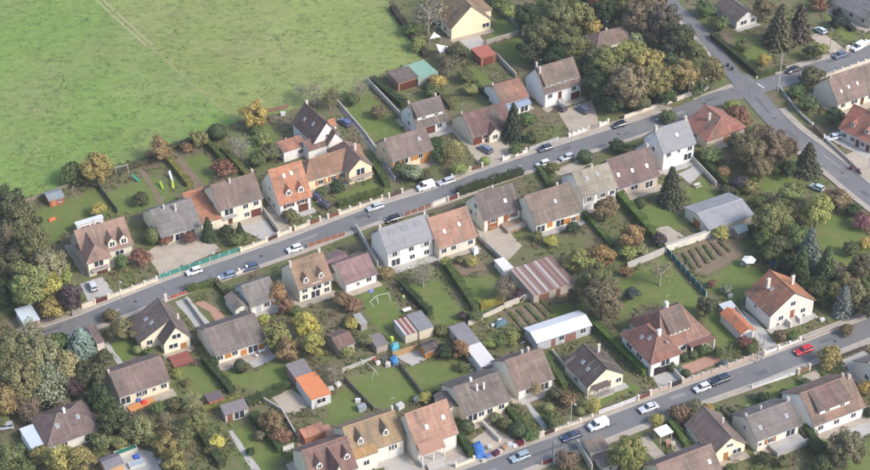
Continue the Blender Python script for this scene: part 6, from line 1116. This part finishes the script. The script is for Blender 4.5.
# ================================================================ garden things
def at0(p): q=at(p); return (q.x,q.y,.1)
def parasol(px,py,r,h,col,label):
    p=at((px,py),h); o=thing('parasol',label,'parasol',(p.x,p.y,0)); mb=MB(); n=6
    for k in range(n):
        a,b_=6.2832*k/n,6.2832*(k+1)/n; mb.quad([(r*math.cos(a),r*math.sin(a),h),(r*math.cos(b_),r*math.sin(b_),h),(0,0,h+.55)]); mb.quad([(r*math.cos(a),r*math.sin(a),h),(r*math.cos(a),r*math.sin(a),h-.2),(r*math.cos(b_),r*math.sin(b_),h-.2),(r*math.cos(b_),r*math.sin(b_),h)])
    link('canopy',mb.mesh('canopy','fabric'),o,color=col); link('pole',MB().tube((0,0,-.1),(0,0,h+.5),.04,.04,6).mesh('pole','trim'),o,color=(.6,.6,.6)); link('base',MB().tube((0,0,-.1),(0,0,.14),.3,.28,10).mesh('base','concrete'),o)
parasol(749,259.5,1.7,2.1,(.74,.71,.64),'white hexagonal parasol on the bright lawn')
def table_set(name,label,px,py,ang,top,leg,L=1.6,Wd=.8,bench=False):
    o=thing(name,label,'table',at0((px,py)),math.radians(ang)); link('tabletop',MB().box(-L/2,-Wd/2,.70,L/2,Wd/2,.76).mesh('tabletop','plastic'),o,color=top)
    for x in (-L/2+.1,L/2-.16):
        for y in (-Wd/2+.08,Wd/2-.14): link('leg',unit('tleg',lambda:MB().box(0,0,-.1,.06,.06,.70).mesh('leg','plastic')),o,(x,y,0),0,None,leg)
    if bench:
        for y in (-Wd/2-.55,Wd/2+.25): link('bench_seat',MB().box(-L/2,y,.42,L/2,y+.3,.47).box(-L/2+.1,y+.1,-.1,-L/2+.2,y+.2,.42).box(L/2-.2,y+.1,-.1,L/2-.1,y+.2,.42).mesh('bench_seat','plastic'),o,color=top)
    return o
table_set('picnic_table','pale picnic table on the lawn beside the warehouse',697,187,30,(.55,.50,.42),(.4,.36,.3),1.8,.8,True)
table_set('garden_table','white garden table under the parasol',747,264.5,20,(.7,.7,.68),(.6,.6,.6))
table_set('garden_table','white table on the bright terrace of the long bungalow',262,353,28,(.7,.7,.68),(.6,.6,.6))
table_set('garden_table','wooden table on the sandy yard below the dark brown roof',492,230,28,(.35,.22,.12),(.3,.2,.1))
table_set('garden_table','white table at the edge of the lawn with washing lines',407,312,28,(.72,.72,.70),(.5,.5,.5),2.0,1.1)
def chair(px,py,ang,col,label):
    o=thing('garden_chair',label,'chair',at0((px,py)),math.radians(ang)); link('seat',MB().box(-.25,-.25,.40,.25,.25,.46).mesh('seat','plastic'),o,color=col); link('backrest',MB().box(-.25,.2,.46,.25,.27,.95).mesh('backrest','plastic'),o,color=col)
    for x in (-.24,.18):
        for y in (-.24,.2): link('leg',unit('cleg',lambda:MB().box(0,0,-.1,.06,.06,.40).mesh('leg','plastic')),o,(x,y,0),0,None,col)
for row in [(742,266,40,WHT,'white chair left of the parasol table'),(753,263,200,WHT,'white chair right of the parasol table'),(266,349,-60,WHT,'white chair right of the table on the bright terrace'),(257,357,100,WHT,'white chair left of the table on the bright terrace'),(404,299,30,(.55,.6,.3),'lime chair beside the garden path of the lawn'),(292,146,30,WHT,'white chair on the patio by the pink-roofed wing'),(287,141,70,WHT,'white chair at the corner of the pink-roofed wing')]: chair(*row)
def slide(px,py,ang,col,label,h=1.5):
    o=thing('slide',label,'slide',at0((px,py)),math.radians(ang))
    link('chute',MB().prism([(0,-.25,h),(0,.25,h),(0,.25,h-.06),(0,-.25,h-.06)],[(2.2,-.25,.15),(2.2,.25,.15),(2.2,.25,.09),(2.2,-.25,.09)]).mesh('chute','plastic'),o,color=col)
    for y in (-.27,.23): link('side_rail',MB().prism([(0,y,h),(0,y+.04,h),(0,y+.04,h+.2),(0,y,h+.2)],[(2.2,y,.12),(2.2,y+.04,.12),(2.2,y+.04,.3),(2.2,y,.3)]).mesh('side_rail','plastic'),o,color=col)
    lm=MB(); 
    for y in (-.27,.23): lm.box(-.5,y,-.1,-.44,y+.04,.0+h*.1).tube((-.5,y+.02,-.1),(0,y+.02,h+.3),.03,.03,5)
    for k in range(5): t=(k+1)/6; lm.box(-.5+.5*t,-.25,h*t,-.44+.5*t,.25,h*t+.04)
    link('ladder',lm.mesh('ladder','plastic'),o,color=(.6,.6,.6))
slide(170,176,-70,(.62,.68,.75),'white and blue slide in the lawn behind the grey roof'); slide(173,184,-80,(.45,.55,.08),'lime green slide beside the white and blue slide',1.2); slide(133,179,-40,(.04,.30,.22),'green slide beside the white climbing frame',1.2); slide(161,185,-70,(.35,.45,.06),'small yellow-green slide in the middle of the lawn',1.0)
def frame(px,py,ang,L,h,col,label,name='swing_frame',cat='swing',swings=2):
    o=thing(name,label,cat,at0((px,py)),math.radians(ang)); mb=MB().tube((-L/2,0,h),(L/2,0,h),.05,.05,6)
    link('top_bar',mb.mesh('top_bar','metal_pole'),o,color=col)
    for x in (-L/2,L/2):
        for y in (-.9,.9): link('leg',MB().tube((x,y,-.1),(x,0,h),.045,.04,6).mesh('leg','metal_pole'),o,color=col)
    for k in range(swings):
        x=-L/2+(k+1)*L/(swings+1); s=link('seat',MB().box(x-.25,-.12,.45,x+.25,.12,.5).mesh('seat','plastic'),o,color=(.5,.1,.08)); link('rope',MB().tube((x-.23,0,.5),(x-.23,0,h),.015,.015,4).tube((x+.23,0,.5),(x+.23,0,h),.015,.015,4).mesh('rope','metal_dark'),s)
frame(122,173,22,3.2,2.0,(.66,.64,.66),'white climbing frame beside the golden brown tree'); frame(74,196,100,2.4,2.2,(.4,.36,.3),'wooden swing frame right of the red playhouse',swings=1)
frame(383,300,20,3.0,1.6,(.6,.62,.62),'thin clothes line frame on the lawn of the mauve-roofed house','clothes_line','clothes line',0); frame(373,304,60,2.2,1.4,(.58,.6,.6),'lower clothes line frame on the lawn of the mauve-roofed house','clothes_line','clothes line',0)
frame(368,372,-50,5.0,2.2,(.7,.7,.68),'white goal frame at the left side of the wide lawn','goal','goal',0)
def sail(A,B,C,zs,col,label):
    P=[at(p,z) for p,z in zip((A,B,C),zs)]; c=sum(P,Vector())/3; o=thing('shade_sail',label,'shade sail',(c.x,c.y,0)); q=[p-Vector((c.x,c.y,0)) for p in P]; mid=sum(q,Vector())/3-Vector((0,0,.35)); mb=MB()
    for k in range(3): mb.quad([q[k],q[(k+1)%3],mid])
    me=mb.mesh('canvas','fabric'); link('canvas',me,o,color=col)
    for p in q: link('mast',MB().tube((p.x,p.y,-.1),(p.x,p.y,p.z+.1),.05,.05,6).mesh('mast','metal_pole'),o,color=(.5,.5,.5))
sail((430,39),(434,32),(441,37),(2.4,3.0,2.4),(.74,.72,.68),'small white shade sail on the terrace of the cream gable house'); sail((436,44),(451,47),(440,54),(2.6,2.4,3.0),(.74,.72,.68),'larger white shade sail below the small one')
def tarp(label,pix,h,col,name='tarpaulin'):
    """loose heap under a cover"""
    pts=[at(p) for p in pix]; c=sum(pts,Vector())/len(pts); mb=MB(); n=len(pts); lo=[Vector((p.x-c.x,p.y-c.y,-.05)) for p in pts]; m1=[q*.85+Vector((0,0,h*.7*rnd.uniform(.7,1.2))) for q in lo]; m2=[q*.4+Vector((0,0,h*rnd.uniform(.8,1.1))) for q in lo]
    for r0,r1 in ((lo,m1),(m1,m2)):
        for k in range(n): mb.quad([r0[k],r0[(k+1)%n],r1[(k+1)%n],r1[k]])
    for k in range(n): mb.quad([m2[k],m2[(k+1)%n],Vector((0,0,h))])
    return tag(link(name,mb.mesh(name,'fabric',True),None,(c.x,c.y,.1),0,None,col),label,'tarpaulin')
tarp('bright blue tarpaulin over a heap in the stony salvage yard',[(471,446),(480,441),(484,450),(486,459),(476,460)],1.0,(.06,.17,.44)); tarp('bright blue cover over toys on the patio',[(389,360),(396,356),(399,362),(394,367)],1.0,(.06,.20,.40)); tarp('turquoise cover beside the wooden panel fence',[(389,347),(398,344),(400,350),(392,353)],1.2,(.10,.34,.40)); tarp('blue cover at the corner of the half orange roof',[(768,261),(776,258),(780,264),(772,268)],1.0,(.03,.08,.22))
tarp('dark tunnel-shaped play cover beside the boundary wall',[(494,324),(506,320),(508,325),(496,329)],.9,(.10,.16,.18),'play_tunnel'); tarp('orange kayak-shaped cover on the far left lawn',[(48,220),(55,217.5),(56,219.5),(49,222.5)],.5,(.6,.16,.06),'kayak'); tarp('blue cushion cover on the lawn with washing lines',[(368,291),(373,289.5),(374,292),(369,293)],.3,(.16,.20,.55)); tarp('blue cover on the pool patio at the bottom left',[(132,456),(139,454),(140,459),(134,460)],.5,(.05,.12,.42)); tarp('white sheet over furniture beside the terrace of the orange-roofed house',[(471,250),(477,247),(479,253),(474,256)],1.0,(.66,.68,.70)); tarp('red cover on the orange deck',[(140,403),(147,401),(148,405),(142,407)],.8,(.55,.05,.04)); tarp('blue cover on the orange deck',[(136,401),(141,399.5),(142,402),(137,403)],.8,(.08,.16,.4))
def pool(label,A,B,C,z,frame,water):
    a,b_,c=at(A,z),at(B,z),at(C,z); U=b_-a; L=U.length; an=math.atan2(U.y,U.x); U.normalize(); Nn=Vector((-U.y,U.x,0)); d=max(1.5,(c-b_).dot(Nn)); o=thing('pool',label,'pool',(a.x,a.y,.1),an); w=.18
    link('rim',MB().box(0,0,-.1,L,w,z).box(0,d-w,-.1,L,d,z).box(0,w,-.1,w,d-w,z).box(L-w,w,-.1,L,d-w,z).mesh('rim','trim'),o,color=frame); link('cover',MB().box(w,w,-.1,L-w,d-w,z-.08).mesh('cover','fabric'),o,color=water)
pool('pool under a green cover at the bottom left',(116,456),(138,448),(136,444.5),.9,(.5,.48,.42),(.03,.17,.12)); pool('small pale pool on the patio at the bottom left',(130,468),(146,463),(143,458),.5,(.45,.45,.42),(.33,.38,.44))
# salvage in the stony yard, boxes and bins
def crate(px,py,s,col,label,name='crate',rz=None):
    o=thing(name,label,name.replace('_',' '),at0((px,py)),rnd.uniform(0,1.5) if rz is None else rz); link('box',MB().box(-s/2,-s*.35,-.1,s/2,s*.35,s*.6).mesh('box','plastic'),o,color=col); link('lid',MB().box(-s/2-.03,-s*.38,s*.6,s/2+.03,s*.38,s*.66).mesh('lid','plastic'),o,color=tuple(c*.8 for c in col))
for row in [(488,458,1.2,(.15,.2,.4),'blue box left of the blue-grey estate car'),(496,455,1.4,(.10,.03,.05),'dark crimson box behind the blue-grey estate car'),(505,449,1.2,(.45,.25,.15),'rusty box among the salvage'),(510,447,1.3,(.6,.6,.6),'pale box among the salvage'),(520,445,1.5,(.12,.02,.03),'dark red box at the end of the salvage'),(515,447,1.0,(.7,.7,.68),'small white box among the salvage'),(484,462,1.0,(.5,.5,.45),'pale box at the kerb below the blue tarpaulin'),(500,453,1.0,(.6,.55,.45),'sand-coloured box among the salvage'),(526,441,1.2,(.7,.7,.7),'white box beside the cream wall'),(490,449,1.2,(.62,.58,.50),'stone-coloured box on the pale yard wall')]: crate(*row)
for row in [(374,360,1.0,(.5,.15,.12),'red toy box on the patio'),(378,364,1.0,(.7,.65,.6),'white toy box on the patio'),(384,361,1.1,(.12,.12,.12),'black toy box on the patio'),(388,366,1.2,(.65,.6,.55),'pale toy box on the patio'),(668,445,1.2,(.5,.3,.2),'brown box beside the white canopy'),(673,446,1.2,(.6,.5,.4),'pale box beside the white canopy'),(500,322,1.0,(.7,.72,.74),'white box on the dark play cover'),(493,326,.7,(.7,.72,.74),'small white box left of the dark play cover'),(331,390,1.1,(.6,.58,.55),'pale box right of the orange shed'),(338,386,1.2,(.65,.63,.6),'white box behind the orange shed'),(358,402,1.1,(.7,.7,.7),'white box at the dark fence of the wide lawn'),(362,410,1.8,(.35,.38,.40),'grey bin shelter at the dark fence of the wide lawn'),(400,408,1.6,(.6,.6,.58),'pale heap cover at the foot of the wide lawn'),(417,401,1.3,(.6,.6,.6),'white box beside the yellow-gold bush'),(730,297,1.1,(.7,.68,.66),'white tub behind the tiny grey shed'),(777,268,1.2,(.66,.66,.66),'white box at the ridge end of the half orange roof'),(822,321,1.0,(.7,.7,.68),'white box beside the earth strip'),(256,112,1.0,(.66,.65,.62),'pale crate by the bright gold tree'),(283,115,1.2,(.7,.7,.68),'white crate beside the twin-gable house'),(403,290,1.0,(.62,.6,.57),'pale tub beside the lawn path'),(160,462,1.0,(.4,.42,.45),'grey box on the pool patio')]: crate(*row,'storage_box')
# two dark bins on the lane
for row in [(728,67,.9,(.05,.05,.07),'upper one of two dark wheeled bins on the lane'),(732,70.5,.9,(.05,.05,.07),'lower one of two dark wheeled bins on the lane'),(392,341,.9,(.45,.6,.1),'lime bin left of the turquoise cover'),(365,176,.9,(.03,.10,.30),'blue bin below the timber balcony'),(851,170,.9,(.12,.03,.03),'dark red bin at the salmon-red house wall'),(858,173,.9,(.14,.03,.03),'second dark red bin at the salmon-red house wall')]:
    px,py,s,col,lab=row; o=thing('wheeled_bin',lab,'bin',at0((px,py)),.5); link('tub',MB().prism([(-.25,-.28,-.1),(.25,-.28,-.1),(.25,.28,-.1),(-.25,.28,-.1)],[(-.3,-.35,1.0),(.3,-.35,1.0),(.3,.35,1.0),(-.3,.35,1.0)]).mesh('tub','plastic'),o,color=col); link('lid',MB().box(-.33,-.4,1.0,.33,.38,1.07).mesh('lid','plastic'),o,color=col)
    for x in (-.28,.28): link('wheel',unit('bwheel',lambda:MB().tube((-.03,0,0),(.03,0,0),.12,.12,10).mesh('wheel','tyre')),o,(x,.36,.02))
# decks
def deck(label,pix,h,col,name='deck'):
    P=[at(p,h) for p in pix]; a,b_,c=P; U=b_-a; L=U.length; an=math.atan2(U.y,U.x); U.normalize(); Nn=Vector((-U.y,U.x,0)); d=max(1,(c-b_).dot(Nn)); o=thing(name,label,'deck',(a.x,a.y,0),an); n=max(4,int(d/.35))
    link('base',MB().box(.05,.05,-.1,L-.05,d-.05,h-.05).mesh('base','wood'),o,color=tuple(q*.7 for q in col))
    for k in range(n): link('plank',MB().box(0,k*d/n,h-.05,L,(k+1)*d/n-.025,h).mesh('plank','wood'),o,color=tuple(q*rnd.uniform(.85,1.15) for q in col))
deck('orange wooden deck of the plain brown bungalow',[(131,412),(156,402),(151,397)],.5,(.50,.26,.09)); deck('red-brown wooden deck of the white gable house',[(174,367),(194,361),(186,351)],.6,(.24,.09,.07))

# ================================================================ ground cover: weeds, perennials and fallen-leaf scrub that nobody could count
def inside(x,y,poly):
    c=False; n=len(poly); j=n-1
    for i in range(n):
        xi,yi=poly[i]; xj,yj=poly[j]
        if (yi>y)!=(yj>y) and x<(xj-xi)*(y-yi)/(yj-yi)+xi: c=not c
        j=i
    return c
BOX=[(min(p[0] for p in q),max(p[0] for p in q),min(p[1] for p in q),max(p[1] for p in q),q) for q in AVOID+FOOT]
FIELD=[(q.x,q.y) for q in (at(p) for p in [(-60,212),(20,200),(62,188),(100,170),(160,152),(215,128),(250,118),(290,112),(312,100),(336,97),(366,86),(386,72),(404,66),(420,60),(424,56),(390,8),(380,-40),(300,-160),(-400,-160),(-400,150)])]
def free(x,y):
    for a,b_,c,d,q in BOX:
        if a<x<b_ and c<y<d and inside(x,y,q): return False
    for pts,w in ROADS:
        for p in pts[::2]:
            if (p.x-x)**2+(p.y-y)**2<(w+.3)**2: return False
    return True
rg=np.random.default_rng(3); from mathutils import noise as mnoise
sets={0:[],1:[],2:[]}; k=0
while k<34000:
    k+=1; p=at((rg.uniform(-12,882),rg.uniform(-8,480)))
    if inside(p.x,p.y,FIELD): continue
    n1=mnoise.noise(Vector((p.x*.09,p.y*.09,1.3))); n2=mnoise.noise(Vector((p.x*.22,p.y*.22,7.7)))
    if n2<-.12 or not free(p.x,p.y): continue
    sets[0 if n1>.08 else (1 if n1>-.22 else 2)].append((p.x,p.y))
for i,(lab,c) in enumerate((('low green weeds and perennials in the garden beds',(.12,.145,.045)),('olive and straw-coloured scrub in the gardens',(.185,.16,.075)),('brown autumn undergrowth in the gardens',(.17,.135,.07)))):
    A=np.array(sets[i]); C=[];Q=[]
    for q in range(4):
        s_=np.stack([A[:,0]+rg.normal(0,.28,len(A)),A[:,1]+rg.normal(0,.28,len(A)),rg.uniform(.12,.55,len(A))],1); C.append(s_); Q.append(np.tile([0,0,.9],(len(A),1)))
    o=link('ground_cover',leaves_mesh('ground_cover',np.concatenate(C),np.concatenate(Q),.24,20+i),color=c); tag(o,lab,kind='stuff')
cl={0:[],1:[],2:[]}; k=0
while k<5200:
    k+=1; p=at((rg.uniform(-12,882),rg.uniform(-8,480)))
    if inside(p.x,p.y,FIELD) or mnoise.noise(Vector((p.x*.3,p.y*.3,11.)))<-.02 or not free(p.x,p.y): continue
    r=rg.uniform(.25,.75); d=rg.normal(0,1,(16,3)); d/=np.linalg.norm(d,axis=1)[:,None]; d[:,2]=np.abs(d[:,2])
    cl[int(rg.integers(0,3))].append((np.array([p.x,p.y,.05])+d*r*np.array([1,1,.95]),d*1.2))
for i,(lab,c) in enumerate((('small green perennials and box plants dotted through the gardens',(.085,.12,.04)),('small yellow-green plants dotted through the gardens',(.20,.195,.06)),('small rust and dried flower clumps dotted through the gardens',(.20,.13,.085)))):
    o=link('garden_plants',leaves_mesh('garden_plants',np.concatenate([q[0] for q in cl[i]]),np.concatenate([q[1] for q in cl[i]]),.2,60+i),color=c); tag(o,lab,kind='stuff')
C=[]
k=0
while k<7000:
    k+=1; p=at((rg.uniform(-12,430),rg.uniform(-10,215)))
    if rg.random()>.25+.9*mnoise.noise(Vector((p.x*.10,p.y*.13,3.1))) or not inside(p.x,p.y,FIELD): continue
    C+= [(p.x+rg.normal(0,.35),p.y+rg.normal(0,.35),.09+.06*rg.random()) for _ in range(3)]
C=np.array(C); o=link('field_grass',leaves_mesh('field_grass',C,np.tile([0,0,2.2],(len(C),1)),.22,44),color=(.155,.215,.064)); tag(o,'darker tufts of longer grass across the pasture',kind='stuff')

# ================================================================ the air: light autumn haze between the aircraft and the ground
m=bpy.data.materials.new('haze'); m.use_nodes=True; nt=m.node_tree
for n in list(nt.nodes): nt.nodes.remove(n)
pv=nt.nodes.new('ShaderNodeVolumePrincipled'); pv.inputs['Color'].default_value=(.86,.90,.95,1); pv.inputs['Density'].default_value=.0001; pv.inputs['Anisotropy'].default_value=.2
ou=nt.nodes.new('ShaderNodeOutputMaterial'); nt.links.new(pv.outputs[0],ou.inputs['Volume']); MATS['haze']=m
hz=link('haze',MB().box(-3100,-2100,-1.5,3100,4100,300).mesh('haze','haze')); tag(hz,'thin pale autumn haze over the whole suburb',kind='stuff')
